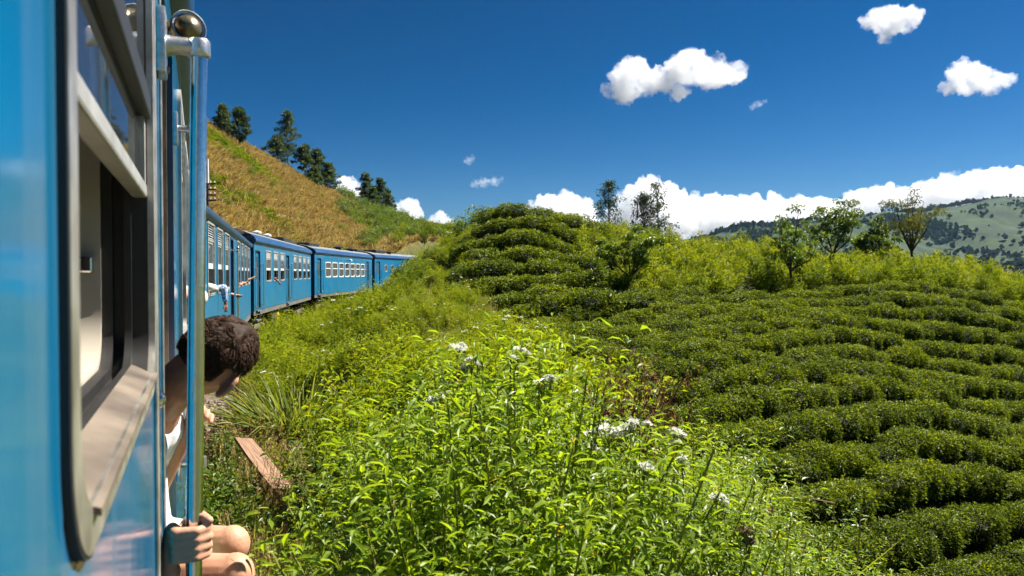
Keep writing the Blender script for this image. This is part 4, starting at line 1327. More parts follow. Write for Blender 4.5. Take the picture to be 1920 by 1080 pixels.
for i in range(nrow):
    w0 = 20.45 - 1.03 * i
    ln = []
    for t in np.arange(-6, 46, 0.8):
        X = -0.47 * w0 + 0.883 * t
        w = w0 - 0.020 * max(0, X - 9) ** 2 + 0.22 * math.sin(t * 0.33 + i * 0.28) + 0.07 * math.sin(t * 1.1 + i * 0.9)
        X, Y = -0.47 * w + 0.883 * t, 0.883 * w + 0.47 * t
        lo = 0.6 if Y > 21 else (1.5 if Y > 15 else 2.3)
        if X < lo or Y < 5.5: continue
        if X / Y > 0.80 or X > 30: continue
        ln.append((X, Y))
    if len(ln) < 3: continue
    lab = 'clipped dark green tea hedge, topmost row of the sloping field' if i == 0 else \
          'clipped dark green tea hedge, %s row down the sloping field' % ORD[i]
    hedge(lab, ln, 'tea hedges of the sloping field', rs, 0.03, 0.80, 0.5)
for k, (w0, xa, xb) in enumerate([(21.55, 0.4, 7.0), (22.6, 0.3, 5.0)]):
    ln = []
    for t in np.arange(8, 24, 0.8):
        X, Y = -0.47 * w0 + 0.883 * t, 0.883 * w0 + 0.47 * t
        if xa < X < xb: ln.append((X, Y))
    if len(ln) > 2: hedge('short tea hedge in the hollow below the knoll, %s of two' % ('lower', 'upper')[k], ln, 'tea hedges in the hollow', rs, 0.0, 0.85, 0.5)
for k, (row, Y) in enumerate(KNOLL_ROWS):
    ln = [(P_(px, py, Y)[0], Y + 0.0) for px, py in row]
    lab = 'tea hedge along the very top of the knoll' if k == 0 else 'tea hedge on the knoll, %s row below its top' % ORD[k - 1]
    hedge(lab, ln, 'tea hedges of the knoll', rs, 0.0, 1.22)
    if k < 7:   # close rows: a second, offset line of bushes belongs to the same hedge
        pass
TEA_XY = np.array(TEA_XY)

def near_tea(X, Y, d=0.85):
    out = np.zeros(len(X), bool)
    for i in range(0, len(X), 2000):
        q = np.stack([X[i:i + 2000], Y[i:i + 2000]], 1)
        out[i:i + 2000] = (np.linalg.norm(q[:, None] - TEA_XY[None], axis=2) < d).any(1)
    return out
SIDE = np.array([p for p in _side])
def right_of_train(X, Y):
    d, s = poly_dist(X, Y, SIDE)
    return np.where(s < 0, d, -d)

# ------------------------------------------------------------------ wild bank between train and tea
rs = np.random.RandomState(21)
WEED_S = [weed(100 + k, 0.75, 6, 0.085, False, 0.38, 0.045, 0, 0, 0.15).mesh('bank_weed', [LM['bank'], LM['stem']]) for k in range(4)]
WEED_F = [weed(110 + k, 0.8, 5, 0.075, False, 0.35, 0.05, 2, 1, 0.15).mesh('bank_weed_in_flower', [LM['bank'], LM['stem'], LM['flower'], LM['seedhead']]) for k in range(2)]
GR_G = [tuft(120 + k, 80, 0.62, 0.011, 0.6, 0.12, 0.6).mesh('grass_tuft', [LM['grass']]) for k in range(3)]
GR_D = [tuft(130 + k, 60, 0.55, 0.008, 0.75, 0.14, 0.7, 4).mesh('dry_tuft', [LM['dry']]) for k in range(3)]
LIT = [leafy_bush(140 + k, 0.35, 0.40, 260, 0.07, 0.035, 12).mesh('withered_weed', [LM['litter'], LM['drystem']]) for k in range(2)]

def bank_points(n, ylo, yhi, lo=0.55):
    """random ground points between the train and the tea"""
    out = []
    Y = np.exp(rs.uniform(math.log(ylo), math.log(yhi), n * 3))
    X = rs.uniform(-0.60, 0.16, n * 3) * Y + rs.uniform(-0.3, 1.8, n * 3)
    d = right_of_train(X, Y)
    ok = (d > lo) & (X < np.interp(Y, [2, 8, 14, 20, 26, 32, 40], [2.6, 2.4, 2.0, 1.2, 0.2, -0.8, -1.5])) & ~near_tea(X, Y, 0.75)
    X, Y = X[ok][:n], Y[ok][:n]
    return X, Y, d[ok][:n]
def strew(name, label, X, Y, variants, a, b, tilt=0.12, sink=0.03, zv=0.15):
    n = len(X)
    return scatter(name, label, np.stack([X, Y, height(X, Y) - sink], 1), rnd_rot(rs, n, tilt), rnd_scl(rs, n, a, b, zv), rs.randint(0, len(variants), n), variants)
def clear_spot(X, Y):
    """the littered strip by the track and the tussock stay free of tall weeds"""
    d = right_of_train(X, Y)
    return ((d < 1.25) & (Y < 13.5) & (Y > 6)) | (np.hypot(X + 3.55, Y - 12.0) < 1.3) | (np.hypot(X + 3.0, Y - 8.6) < 1.5)
X, Y, d = bank_points(5600, 4.5, 60)
keep = (rs.rand(len(X)) < np.clip(0.25 + d / 2.0, 0, 1)) & ~clear_spot(X, Y)
X, Y = X[keep], Y[keep]
lump = np.clip(1.0 + 2.0 * fbm(X, Y, 2.6, 3), 0.40, 2.1)
n = len(X)
sc = rnd_scl(rs, n, 0.55, 0.95, 0.12) * lump[:, None]
vi = np.where((rs.rand(n) < 0.08) & (Y > 13), 20, rs.randint(0, 20, n))
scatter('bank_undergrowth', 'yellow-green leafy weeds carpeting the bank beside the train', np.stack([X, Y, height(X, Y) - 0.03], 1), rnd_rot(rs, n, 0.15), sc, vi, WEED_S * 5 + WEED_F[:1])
X, Y, d = bank_points(2600, 3.0, 50, 0.35)
k_ = ~clear_spot(X, Y) | (rs.rand(len(X)) < 0.25)
strew('bank_grass', 'tangled green grass growing through the bank weeds', X[k_], Y[k_], GR_G, 0.6, 1.25)
X, Y, d = bank_points(1300, 3.0, 45, 0.25)
strew('bank_dry_grass', 'straw coloured dry grass scattered over the bank', X, Y, GR_D, 0.5, 1.1)
Y = np.exp(rs.uniform(math.log(16), math.log(62), 700)); X = np.interp(Y, SIDE[:, 1], SIDE[:, 0]) + rs.uniform(0.3, 1.5, 700)
strew('trackside_grass', 'tall green grass and weeds crowding the wheels of the far coaches', X, Y, GR_G + WEED_S[:2], 0.8, 1.7)
# withered litter along the edge of the ballast
Y = np.exp(rs.uniform(math.log(3.0), math.log(26), 420)); X0 = np.interp(Y, SIDE[:, 1], SIDE[:, 0])
X = X0 + 0.25 + np.abs(rs.randn(420)) * 0.7
strew('withered_weeds', 'brown withered weeds along the ballast beside the train', X, Y, LIT + GR_D[:1], 0.6, 1.2, 0.2)

# (bushes of the bank follow below)
# feathery shrubs of the ridge, one by one
SHR = [shrub(200 + k, 1.5, 0.75, 34, 44).mesh('foliage', [LM['shrub'], LM['stem']]) for k in range(5)]
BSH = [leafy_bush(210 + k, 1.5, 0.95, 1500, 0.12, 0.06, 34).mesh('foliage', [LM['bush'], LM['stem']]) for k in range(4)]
def place(name, label, cat, group, X, Y, meshes, s, rs, sink=0.05, zs=1.0):
    o = link(name, meshes[rs.randint(len(meshes))])
    o.location = (X, Y, hz(X, Y) - sink)
    o.rotation_euler = (0, 0, rs.rand() * 6.283)
    o.scale = (s, s, s * zs)
    return tag(o, label, cat, group)
def poisson(n, fn, dmin, rs, tries=40):
    pts = []
    for _ in range(n * tries):
        if len(pts) >= n: break
        p = fn()
        if all((p[0] - q[0]) ** 2 + (p[1] - q[1]) ** 2 > dmin * dmin for q in pts): pts.append(p)
    return pts
rs = np.random.RandomState(31)
def ridge_pt():
    px = rs.uniform(1095, 2080)
    y0 = np.interp(px, [1095, 1200, 1300, 1500, 1700, 1800, 1920, 2080], [30.2, 29.0, 29.3, 31.0, 32.0, 32.5, 33.0, 33.5])
    y1 = np.interp(px, [1095, 1300, 1500, 1700, 1920, 2080], [37.5, 37.5, 38, 39, 38, 37])
    Y = rs.uniform(y0, y1)
    return ((px - CX) / FPX * Y, Y)
for p in poisson(190, ridge_pt, 0.88, rs):
    if near_tea(np.array([p[0]]), np.array([p[1]]), 0.8)[0]: continue
    px_ = CX + FPX * p[0] / p[1]
    lm = 'the knoll foot' if px_ < 1260 else 'the bare stretch left of the crooked tree' if px_ < 1420 else 'the crooked sparse tree' if px_ < 1520 else 'the bright leafy tree' if px_ < 1620 else 'the bronze tree' if px_ < 1780 else 'the picture edge'
    dp = 'front' if p[1] < 33 else 'middle' if p[1] < 35.5 else 'back'
    place('ridge_shrub', 'feathery ridge shrub, %s of the belt by %s' % (dp, lm), 'shrub', 'feathery shrubs of the ridge', p[0], p[1], SHR, rs.uniform(0.72, 1.15), rs)
for i_, (px, Y, s) in enumerate([(1108, 32.5, 0.9), (1130, 31.0, 0.85), (1160, 30.5, 0.8), (1200, 30.2, 0.75), (1240, 30.2, 0.7), (1150, 33.5, 0.9), (1290, 30.3, 0.6)]):
    x = (px - CX) / FPX * Y
    place('ridge_bush', 'dark broad-leaved bush at the knoll foot, ' + ['leftmost, on the hedge ends', 'second, left of the small tree', 'just left of the small trunk', 'just right of the small trunk', 'beyond the small trunk', 'behind and above the small tree', 'rightmost, at the shrub belt'][i_], 'bush', 'dark bushes at the knoll foot', x, Y, BSH, s, rs)
# bushes beside the train and the knoll
def mid_pt():
    px = rs.uniform(740, 895); Y = rs.uniform(34, 50)
    return ((px - CX) / FPX * Y, Y)
for p in poisson(46, mid_pt, 0.95, rs):
    if right_of_train(np.array([p[0]]), np.array([p[1]]))[0] < 2.6 or near_tea(np.array([p[0]]), np.array([p[1]]), 1.0)[0]: continue
    px_ = CX + FPX * p[0] / p[1]
    place('bank_shrub', 'green thicket shrub beside the far coaches, %s, %s' % ('near the last coach' if px_ < 790 else 'midway to the knoll' if px_ < 845 else 'close to the knoll', 'front row' if p[1] < 38.5 else 'middle' if p[1] < 44 else 'rear'), 'shrub', 'shrubs between train and knoll', p[0], p[1], SHR + BSH[:1], rs.uniform(0.6, 0.95), rs)
def bank_pt():
    Y = math.exp(rs.uniform(math.log(7), math.log(34))); X = rs.uniform(-0.36, 0.05) * Y + 0.4
    return (X, Y)
for p in poisson(80, bank_pt, 1.0, rs):
    px_, py_ = np.array([p[0]]), np.array([p[1]])
    if right_of_train(px_, py_)[0] < 2.2 or near_tea(px_, py_, 1.1)[0] or clear_spot(px_, py_)[0]: continue
    place('bank_bush', 'low green bush on the weedy bank, %s, %s' % ('close by' if p[1] < 12 else 'halfway along' if p[1] < 20 else 'far along', 'on the track side' if right_of_train(px_, py_)[0] < 3.6 else 'toward the tea'), 'bush', 'low bushes of the weedy bank', p[0], p[1], SHR + BSH[:2], rs.uniform(0.36, 0.70), rs)
for lab, px, Y, s in [('rounded skyline bush, farthest from the tea knoll', 868, 43, 1.15), ('rounded skyline bush, middle of the three beside the knoll', 892, 42, 1.25), ('rounded skyline bush touching the top of the tea knoll', 912, 41.5, 1.1)]:
    x = (px - CX) / FPX * Y
    place('knoll_bush', lab, 'bush', 'skyline bushes beside the knoll', x, Y, BSH, s, rs, zs=1.15)

# ------------------------------------------------------------------ dry hillside
rs = np.random.RandomState(41)
HILL_D = [tuft(300 + k, 46, 0.95, 0.05, 0.7, 0.45, 0.6).mesh('dry_hill_tuft', [LM['dry']]) for k in range(5)] + [tuft(306, 60, 0.8, 0.05, 0.9, 0.5, 0.8).mesh('brown_hill_tuft', [LM['litter']]), tuft(307, 60, 0.9, 0.05, 0.8, 0.5, 0.7).mesh('pale_hill_tuft', [LM['dry']])]
HILL_G = [leafy_bush(310 + k, 0.8, 0.6, 420, 0.17, 0.08, 16).mesh('green_hill_weed', [LM['shrub'], LM['stem']]) for k in range(2)]
n = 26000
Y = np.sqrt(rs.uniform(26 ** 2, 190 ** 2, n)); X = rs.uniform(-0.47, -0.06, n) * Y
d, s = poly_dist(X, Y, TRACK)
ok = (s > 0) & (d > 4.5)
X, Y = X[ok], Y[ok]
g = fbm(X, Y, 14.0, 3) + 0.35 * sstep(-0.24, -0.13, X / Y) + rs.randn(len(X)) * 0.10
strew('hill_dry_grass', 'golden dry grass covering the steep hillside above the train', X[g < 0.36], Y[g < 0.36], HILL_D, 0.5, 1.5)
strew('hill_green_weeds', 'green weeds mixed into the dry hillside grass', X[g >= 0.30], Y[g >= 0.30], HILL_G, 0.5, 1.2)
for i_, (px, py, Y) in enumerate([(470, 330, 100), (520, 390, 88), (430, 300, 100), (610, 400, 110), (560, 420, 84), (640, 430, 100), (505, 350, 105), (420, 390, 66), (470, 395, 74), (585, 370, 130)]):
    x = (px - CX) / FPX * Y
    place('hill_shrub', 'small green shrub on the dry hillside, ' + ['right of the agave', 'halfway down above the third coach', 'high up above the agave', 'in the golden grass below the crest clump', 'low above the third coach roof', 'low above the fourth coach roof', 'upper middle of the slope', 'low beside the telegraph pole', 'low between pole and third coach', 'just under the crest clump'][i_], 'shrub', 'shrubs on the dry hillside', x, Y, BSH, rs.uniform(0.6, 1.1), rs)
# spiky rosette plant
def agave(seed):
    f = Fol(seed); r = f.rs
    n = 34
    a = np.arange(n) * 2.4; t = np.linspace(0.15, 1.25, n)
    D = np.stack([np.cos(a) * np.sin(t), np.sin(a) * np.sin(t), np.cos(t)], 1)
    f.leaves(D * 0.1, D, 1.25 * (0.8 + 0.3 * r.rand(n)), 0.16, droop=0.05, fold=0.35, fine=True, twist=0.1)
    return f
x, Y = (448 - CX) / FPX * 90, 90
o = link('agave_plant', agave(5).mesh('agave_plant', [LM['bush']])); o.location = (x, Y, hz(x, Y)); o.scale = (1, 1, 1)
tag(o, 'spiky dark agave rosette alone on the dry hillside', 'agave')

# eucalyptus on the hill crest, each where it stands
EU = [('slender eucalyptus, leftmost on the dry hill crest', 419, 196, 118, 0.17, 13), ('broad eucalyptus, second from the handrail on the hill crest', 451, 201, 120, 0.20, 14),
      ('tall eucalyptus with bare lower trunk standing alone on the hill crest', 541, 207, 150, 0.15, 15), ('low eucalyptus leaning left below the lone tall tree', 521, 253, 138, 0.24, 16),
      ('eucalyptus with pointed top, left of the dense crest clump', 572, 270, 150, 0.20, 17), ('eucalyptus in the middle of the dense crest clump', 596, 279, 154, 0.19, 18),
      ('eucalyptus on the lower side of the dense crest clump', 619, 306, 156, 0.20, 19), ('dark eucalyptus filling the foot of the dense crest clump', 588, 312, 146, 0.24, 20),
      ('eucalyptus rising beside the small white cloud', 686, 324, 172, 0.18, 21), ('eucalyptus just right of the one beside the small cloud', 712, 333, 174, 0.19, 22),
      ('last eucalyptus down the slope of the hill crest', 728, 357, 176, 0.22, 23), ('short eucalyptus half sunk behind the lower crest', 700, 352, 170, 0.24, 24)]
for lab, px, pyt, Y, cw, sd in EU:
    x = (px - CX) / FPX * Y
    g = hz(x, Y); top = unproject(px, pyt, Y).z
    h = max(7.5, top - g)
    t = tree('eucalyptus_tree', lab, (x, Y, top - h), tree_mesh(sd, h, 'euc', cw * 1.15, h * 0.014, 0.40, 0.18, 1.5), 'euc', 'bark', 'eucalyptus trees on the hill crest', rz=sd * 1.7)
# green scrub on the lower crest
for p in poisson(46, lambda: (lambda px, Y: ((px - CX) / FPX * Y, Y))(rs.uniform(635, 800), rs.uniform(120, 176)), 2.2, rs):
    px_ = CX + FPX * p[0] / p[1]
    place('crest_scrub', 'green scrub bush on the lower crest, %s' % ('under the dense eucalyptus clump' if px_ < 675 else 'below the last eucalyptus trees' if px_ < 740 else 'at the end of the slope near the knoll'), 'bush', 'scrub on the hill crest', p[0], p[1], BSH, rs.uniform(1.3, 2.4), rs)

for p in poisson(70, lambda: (lambda px, Y: ((px - CX) / FPX * Y, Y))(rs.uniform(680, 865), rs.uniform(78, 150)), 2.0, rs):
    px_ = CX + FPX * p[0] / p[1]
    place('slope_scrub', 'green scrub on the slope behind the last coaches, %s, %s' % ('over their roofs' if px_ < 745 else 'in the dip' if px_ < 810 else 'next to the knoll', 'nearer' if p[1] < 105 else 'farther'), 'bush', 'scrub behind the last coaches', p[0], p[1], SHR + BSH, rs.uniform(0.9, 1.7), rs)

# ------------------------------------------------------------------ trees on the ridge and knoll
def ridge_tree(name, lab, px, py_top, Y, style, cw, sd, leafm, bark, L, W, dens, lean=0.0, r0=None, base_py=None):
    x = (px - CX) / FPX * Y
    g = hz(x, Y); h = unproject(px, py_top, Y).z - g
    return tree(name, lab, (x, Y, g - 0.05), tree_mesh(sd, h + 0.05, style, cw, r0 or h * 0.02, L, W, dens, lean), leafm, bark, None, rz=sd)
ridge_tree('eucalyptus_tree', 'tall cone-shaped eucalyptus behind the knoll, left of the pair', 1141, 337, 62, 'euc', 0.19, 51, 'euc_dark', 'bark', 0.20, 0.08, 1.05, r0=0.13)
ridge_tree('eucalyptus_tree', 'airy two-topped eucalyptus against the cloud, right of the pair', 1232, 341, 62, 'euc', 0.14, 52, 'euc_dark', 'bark', 0.22, 0.09, 0.7, r0=0.11)
ridge_tree('eucalyptus_tree', 'shorter eucalyptus leaning onto the airy one against the cloud', 1208, 360, 63, 'euc', 0.15, 53, 'euc_dark', 'bark', 0.22, 0.09, 1.0, r0=0.10)
ridge_tree('small_tree', 'small glossy dark tree in the shrubs at the foot of the knoll', 1185, 428, 29.6, 'spread', 0.42, 54, 'bush', 'bark_dark', 0.13, 0.07, 1.1)
ridge_tree('small_tree', 'thin crooked tree with sparse bright leaves standing before the shrub belt', 1482, 398, 31.0, 'spread', 0.30, 55, 'tree', 'bark_dark', 0.13, 0.07, 0.55, 0.10)
ridge_tree('small_tree', 'bright leafy tree on the ridge with branches reaching right', 1556, 380, 36.0, 'spread', 0.40, 56, 'tree', 'bark_dark', 0.14, 0.075, 0.8, 0.12)
ridge_tree('small_tree', 'low round-crowned dark tree on the ridge', 1655, 414, 39.5, 'spread', 0.36, 57, 'bush', 'bark_dark', 0.14, 0.07, 1.1, -0.05)
ridge_tree('small_tree', 'open bronze-leaved tree, tallest on the ridge, with spreading limbs', 1712, 364, 37.0, 'spread', 0.28, 58, 'tree_brown', 'bark_dark', 0.12, 0.05, 0.75, 0.04)

# ------------------------------------------------------------------ far mountain
rs = np.random.RandomState(61)
FT = [tree_mesh(600 + k, 9.0, 'euc' if k % 2 else 'round', 0.34, 0.15, 1.1, 0.6, 0.9).mesh('crown', [LM['far'], LM['bark_dark']]) for k in range(5)]
def far_pt():
    px = rs.uniform(1340, 1990); Y = rs.uniform(750, 1680)
    return ((px - CX) / FPX * Y, Y)
cl = [far_pt() for _ in range(34)]
k = 0
def far_tree_pt():
    c = cl[rs.randint(len(cl))]
    return (c[0] + rs.randn() * 24, c[1] + rs.randn() * 34)
for p in poisson(130, far_tree_pt, 5, rs):
    px_ = CX + FPX * p[0] / p[1]
    place('mountain_tree', 'dark tree in the hazy groves of the far mountain, %s, %s' % ('upper slope' if p[1] > 1350 else 'middle slope' if p[1] > 1050 else 'lower slope', 'left end' if px_ < 1500 else 'behind the ridge trees' if px_ < 1760 else 'right end'), 'tree', 'trees on the far mountain', p[0], p[1], FT, rs.uniform(0.6, 1.4), rs, 0.5)
n = 30000
Y = np.sqrt(rs.uniform(650 ** 2, 1720 ** 2, n)); X = rs.uniform(0.24, 0.80, n) * Y
k_ = fbm(X, Y, 170.0, 4) + 0.12 * rs.randn(n) > 0.10
scatter('mountain_woods', 'dark woodland patches merging on the far mountain', np.stack([X[k_], Y[k_], height(X[k_], Y[k_]) - 0.5], 1), rnd_rot(rs, k_.sum(), 0.05), rnd_scl(rs, k_.sum(), 0.3, 0.95, 0.2), rs.randint(0, 5, k_.sum()), FT)
for px, Y, s, lab in [(1387, 1500, 1.1, 'small dark tree on the far left skyline of the mountain'), (1366, 1500, 0.9, 'smallest tree on the left skyline of the mountain'), (1745, 1680, 2.0, 'flat-topped lone tree on the mountain skyline')]:
    x = (px - CX) / FPX * Y
    place('skyline_tree', lab, 'tree', None, x, Y, FT[1::2] if px < 1700 else FT[::2], s, rs, 0.5, 0.75 if px > 1700 else 1.2)
x, Y = (1673 - CX) / FPX * 1680, 1680
mb = MB()
for a in (0, 2.1, 4.2):
    mb.tube([(2.0 * math.cos(a), 2.0 * math.sin(a), 0), (0.5 * math.cos(a), 0.5 * math.sin(a), 38)], 0.35, 5)
for z in range(4, 38, 4):
    q = 2.0 - 1.5 * z / 38
    mb.tube([(q * math.cos(a), q * math.sin(a), z) for a in (0, 2.1, 4.2, 6.28)], 0.2, 4)
o = mb.build('radio_mast', M['slat']); o.location = (x, Y, hz(x, Y)); tag(o, 'thin lattice radio mast on the mountain skyline', 'mast')
# ------------------------------------------------------------------ foreground weeds, one by one
rs = np.random.RandomState(71)
NEAR = []
for k in range(8):
    f = weed(700 + k, 1.5, 9, 0.072, True, 0.24, 0.030, 0, 0, 0.10) if k < 5 else weed(700 + k, 1.5, 10, 0.050, True, 0.26, 0.026, 0, 0, 0.10)
    tmp = empty('t'); parts = f.split(['leaf', 'stem'], [LM['weed' if k < 5 else ('bush' if k < 7 else 'bank')], LM['stem']], tmp)
    NEAR.append([(q.name.split('.')[0], q.data) for q in parts])
    for q in parts + [tmp]: bpy.data.objects.remove(q, do_unlink=True)
ENV_X = [640, 700, 780, 850, 900, 950, 1000, 1060, 1150, 1250, 1320, 1380, 1440, 1500, 1560, 1620]
ENV_Y = [990, 890, 775, 705, 660, 655, 700, 785, 845, 840, 800, 865, 940, 1030, 1110, 1180]
def near_weed(px, Y, drop=0.0, label=None, group=None, mesh=None, seed=None):
    x = (px - CX) / FPX * Y
    g = hz(x, Y)
    top = unproject(px, np.interp(px, ENV_X, ENV_Y), Y).z - drop
    h = max(0.55, top - g)
    o = empty('leafy_weed')
    for nm, me in NEAR[rs.randint(len(NEAR))]:
        q = link(nm, me, o)
        if nm == 'leaf': q['kind'] = 'stuff'
    s = h / 1.5
    o.location = (x, Y, g - 0.02)
    o.scale = (0.45 + 0.6 * s, 0.45 + 0.6 * s, s)
    o.rotation_euler = (rs.randn() * 0.05, rs.randn() * 0.05, rs.rand() * 6.28)
    return tag(o, label or 'leafy green weed of the foreground thicket, %s, %s' % ('on its left flank' if px < 860 else 'around its highest peak' if px < 1010 else 'in its saddle' if px < 1250 else 'at its second peak' if px < 1400 else 'at its lower end', 'foremost row' if Y < 2.5 else 'front' if Y < 3.2 else 'middle' if Y < 4 else 'rear'), 'weed', group or 'leafy weeds of the foreground thicket')
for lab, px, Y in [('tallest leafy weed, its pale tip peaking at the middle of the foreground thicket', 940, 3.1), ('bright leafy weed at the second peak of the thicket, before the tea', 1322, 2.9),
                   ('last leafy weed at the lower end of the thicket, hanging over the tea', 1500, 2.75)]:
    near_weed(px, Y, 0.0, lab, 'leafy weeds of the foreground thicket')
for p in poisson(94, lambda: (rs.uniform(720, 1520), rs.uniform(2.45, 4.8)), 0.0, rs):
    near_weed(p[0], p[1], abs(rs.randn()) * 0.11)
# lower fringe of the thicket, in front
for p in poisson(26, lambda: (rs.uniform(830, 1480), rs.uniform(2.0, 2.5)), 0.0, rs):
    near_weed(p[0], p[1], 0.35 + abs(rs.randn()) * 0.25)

# grass and straw growing through the thicket
_y = rs.uniform(2.1, 4.6, 170); _x = (rs.uniform(740, 1560, 170) - CX) / FPX * _y
strew('thicket_grass', 'green grass blades growing up through the foreground thicket', _x, _y, [tuft(720 + k, 40, 1.15, 0.010, 0.5, 0.10, 0.5).mesh('grass_tuft', [LM['grass']]) for k in range(2)], 0.7, 1.1)
_y = rs.uniform(2.2, 4.2, 40); _x = (rs.uniform(680, 1500, 40) - CX) / FPX * _y
strew('thicket_straw', 'dry straw and withered leaves inside the foreground thicket', _x, _y, GR_D + [leafy_bush(725, 1.1, 0.3, 240, 0.06, 0.025, 18).mesh('withered_weed', [LM['litter'], LM['drystem']])], 0.9, 1.3)
def flower_weed(px, py, Y, label, brown=False, r=0.05):
    """one tall stem with a flat flower cluster; its top is where the photograph shows the cluster"""
    Y *= 0.96
    r *= 0.85
    top = unproject(px, py, Y)
    g = hz(top.x, Y)
    h = top.z - g
    f = Fol(int(px * 3 + py)); q = f.rs
    ts = np.linspace(0, 1, 8)
    bx, by = q.randn(2) * 0.05
    path = np.stack([bx * (1 - ts) ** 2, by * (1 - ts) ** 2, h * ts], 1)
    f.stem(path, 0.0045, 0.002, 1)
    n = int(h * 0.6 / 0.055); tt = np.linspace(0.35, 0.97, n)
    P = np.stack([np.interp(tt, ts, path[:, k]) for k in range(3)], 1)
    for side in (0, 1):
        ang = np.arange(n) * 1.57 + side * math.pi + q.randn(n) * 0.3
        el = 0.2 + 0.3 * q.rand(n)
        D = np.stack([np.cos(ang) * np.cos(el), np.sin(ang) * np.cos(el), np.sin(el)], 1)
        sz = 0.09 * (1.1 - 0.5 * tt) * (0.8 + 0.4 * q.rand(n))
        f.leaves(P, D, sz, sz * 0.3, droop=0.4, fine=True, twist=0.3)
    for k in range(2 + q.randint(2)):
        a = q.rand() * 6.28; d = r * (0.5 + 0.7 * q.rand()) if k else 0
        flower_head(f, np.array([math.cos(a) * d, math.sin(a) * d, h - 0.015 * k]), r * (0.5 if k else 0.68), 2, brown)
    o = empty('flowering_weed' if not brown else 'withered_flower_stem', (top.x, Y, g), 0, label, 'flowering weed' if not brown else 'seed stem', 'white flowers of the foreground thicket' if not brown else 'brown seed heads of the thicket')
    f.split(['leaf', 'stem', 'flower_head' if not brown else 'seed_head'], [LM['weed'], LM['stem'], LM['flower' if not brown else 'seedhead']], o)
    return o
for px, py, Y, lab, r in [
    (857, 655, 3.3, 'large white flower head, uppermost left of the thicket peak', 0.06), (884, 680, 3.2, 'white flower head just below the uppermost left one', 0.04),
    (970, 660, 3.3, 'white flower head right beside the thicket peak', 0.045), (1031, 714, 3.2, 'single white flower head where the peak slopes toward the tea', 0.045),
    (822, 750, 3.1, 'white flower pair on the left flank of the thicket', 0.05), (1142, 810, 2.9, 'widest white flower head in the saddle between the two peaks', 0.065),
    (1199, 800, 2.9, 'white domed flower head right of the widest one', 0.06), (1101, 842, 2.85, 'white flower head below and left of the widest one', 0.045),
    (1264, 814, 2.9, 'small white flower head at the foot of the second peak', 0.035), (1207, 880, 2.75, 'white flower head below the domed one', 0.04),
    (1281, 864, 2.75, 'small white flower under the second peak', 0.03), (1346, 936, 2.7, 'small white flower on the lower tea side of the thicket', 0.035),
    (1042, 946, 2.7, 'lone white flower in the dark middle of the thicket', 0.032), (1076, 1052, 2.5, 'white flower head nearest the bottom edge of the picture', 0.045)]:
    flower_weed(px, py, Y, lab, False, r)
for px, py, Y, lab, r in [(870, 692, 3.35, 'brown seed head under the uppermost white flowers', 0.05),
    (1400, 1000, 2.6, 'brown seed cluster at the lower right of the thicket', 0.035)]:
    flower_weed(px, py, Y, lab, True, r)

# dead bronze shrub at the crest, in front of the tea
f = Fol(801); q = f.rs
for k in range(22):
    a = q.rand() * 6.28; sp = 0.65 * q.rand(); h = 1.75 * (0.7 + 0.35 * q.rand())
    e = np.array([math.cos(a) * sp, math.sin(a) * sp, h]); m = e * [0.35, 0.35, 0.55] + q.randn(3) * 0.05
    f.stem([[0, 0, 0], m, e], 0.009, 0.003, 1, 4)
    for j in range(7):
        t = 0.45 + 0.55 * q.rand(); b = 2 * m * t * (1 - t) + e * t * t
        d = unit(q, 1)[0] * 0.22; d[2] = abs(d[2])
        f.stem([b, b + d], 0.003, 0.0015, 1, 3)
        n = 9
        P = b + d * q.rand(n, 1) + q.randn(n, 3) * 0.02
        f.leaves(P, unit(q, n), 0.055, 0.022, droop=0.5)
x, Y = (1185 - CX) / FPX * 6.3, 6.3
o = empty('dead_shrub', (x, Y, hz(x, Y)), 0, 'dead bronze shrub with bare twigs on the crest before the tea field', 'shrub')
f.split(['leaf', 'twig'], [LM['litter'], LM['drystem']], o)
# bare sticks poking up from the crest
for k, (px, py, Y, a) in enumerate([(1040, 690, 6.5, 0.5), (880, 620, 11.0, -0.4), (640, 810, 7.0, 0.7), (1620, 960, 3.6, 0.4), (1560, 940, 3.5, -0.1)]):
    t = unproject(px, py, Y); g = hz(t.x, Y); h = t.z - g
    f = Fol(820 + k); q = f.rs
    pts = np.stack([np.sin(np.linspace(0, 1.5, 6)) * a * h * 0.5 - a * h * 0.5, q.randn(6) * 0.02, np.linspace(0, h, 6)], 1)
    f.stem(pts, 0.008, 0.003, 0, 5)
    for j in range(4):
        b = pts[2 + j % 4]; f.stem([b, b + q.randn(3) * [0.14, 0.1, 0.08] + [0, 0, 0.14]], 0.004, 0.0015, 0, 4)
    o = link('dry_stalk', f.mesh('dry_stalk', [LM['drystem']])); o.location = (t.x, Y, g)
    tag(o, ['dry forked stalk on the crest left of the dead shrub', 'bare stalk rising from the yellow-green bank weeds', 'broken straw stalk in the bank grass below the tussock', 'arched dry stalk over the tea at the thicket end', 'short dry stalk beside the arched one at the thicket end'][k], 'stalk', 'dry stalks on the bank')

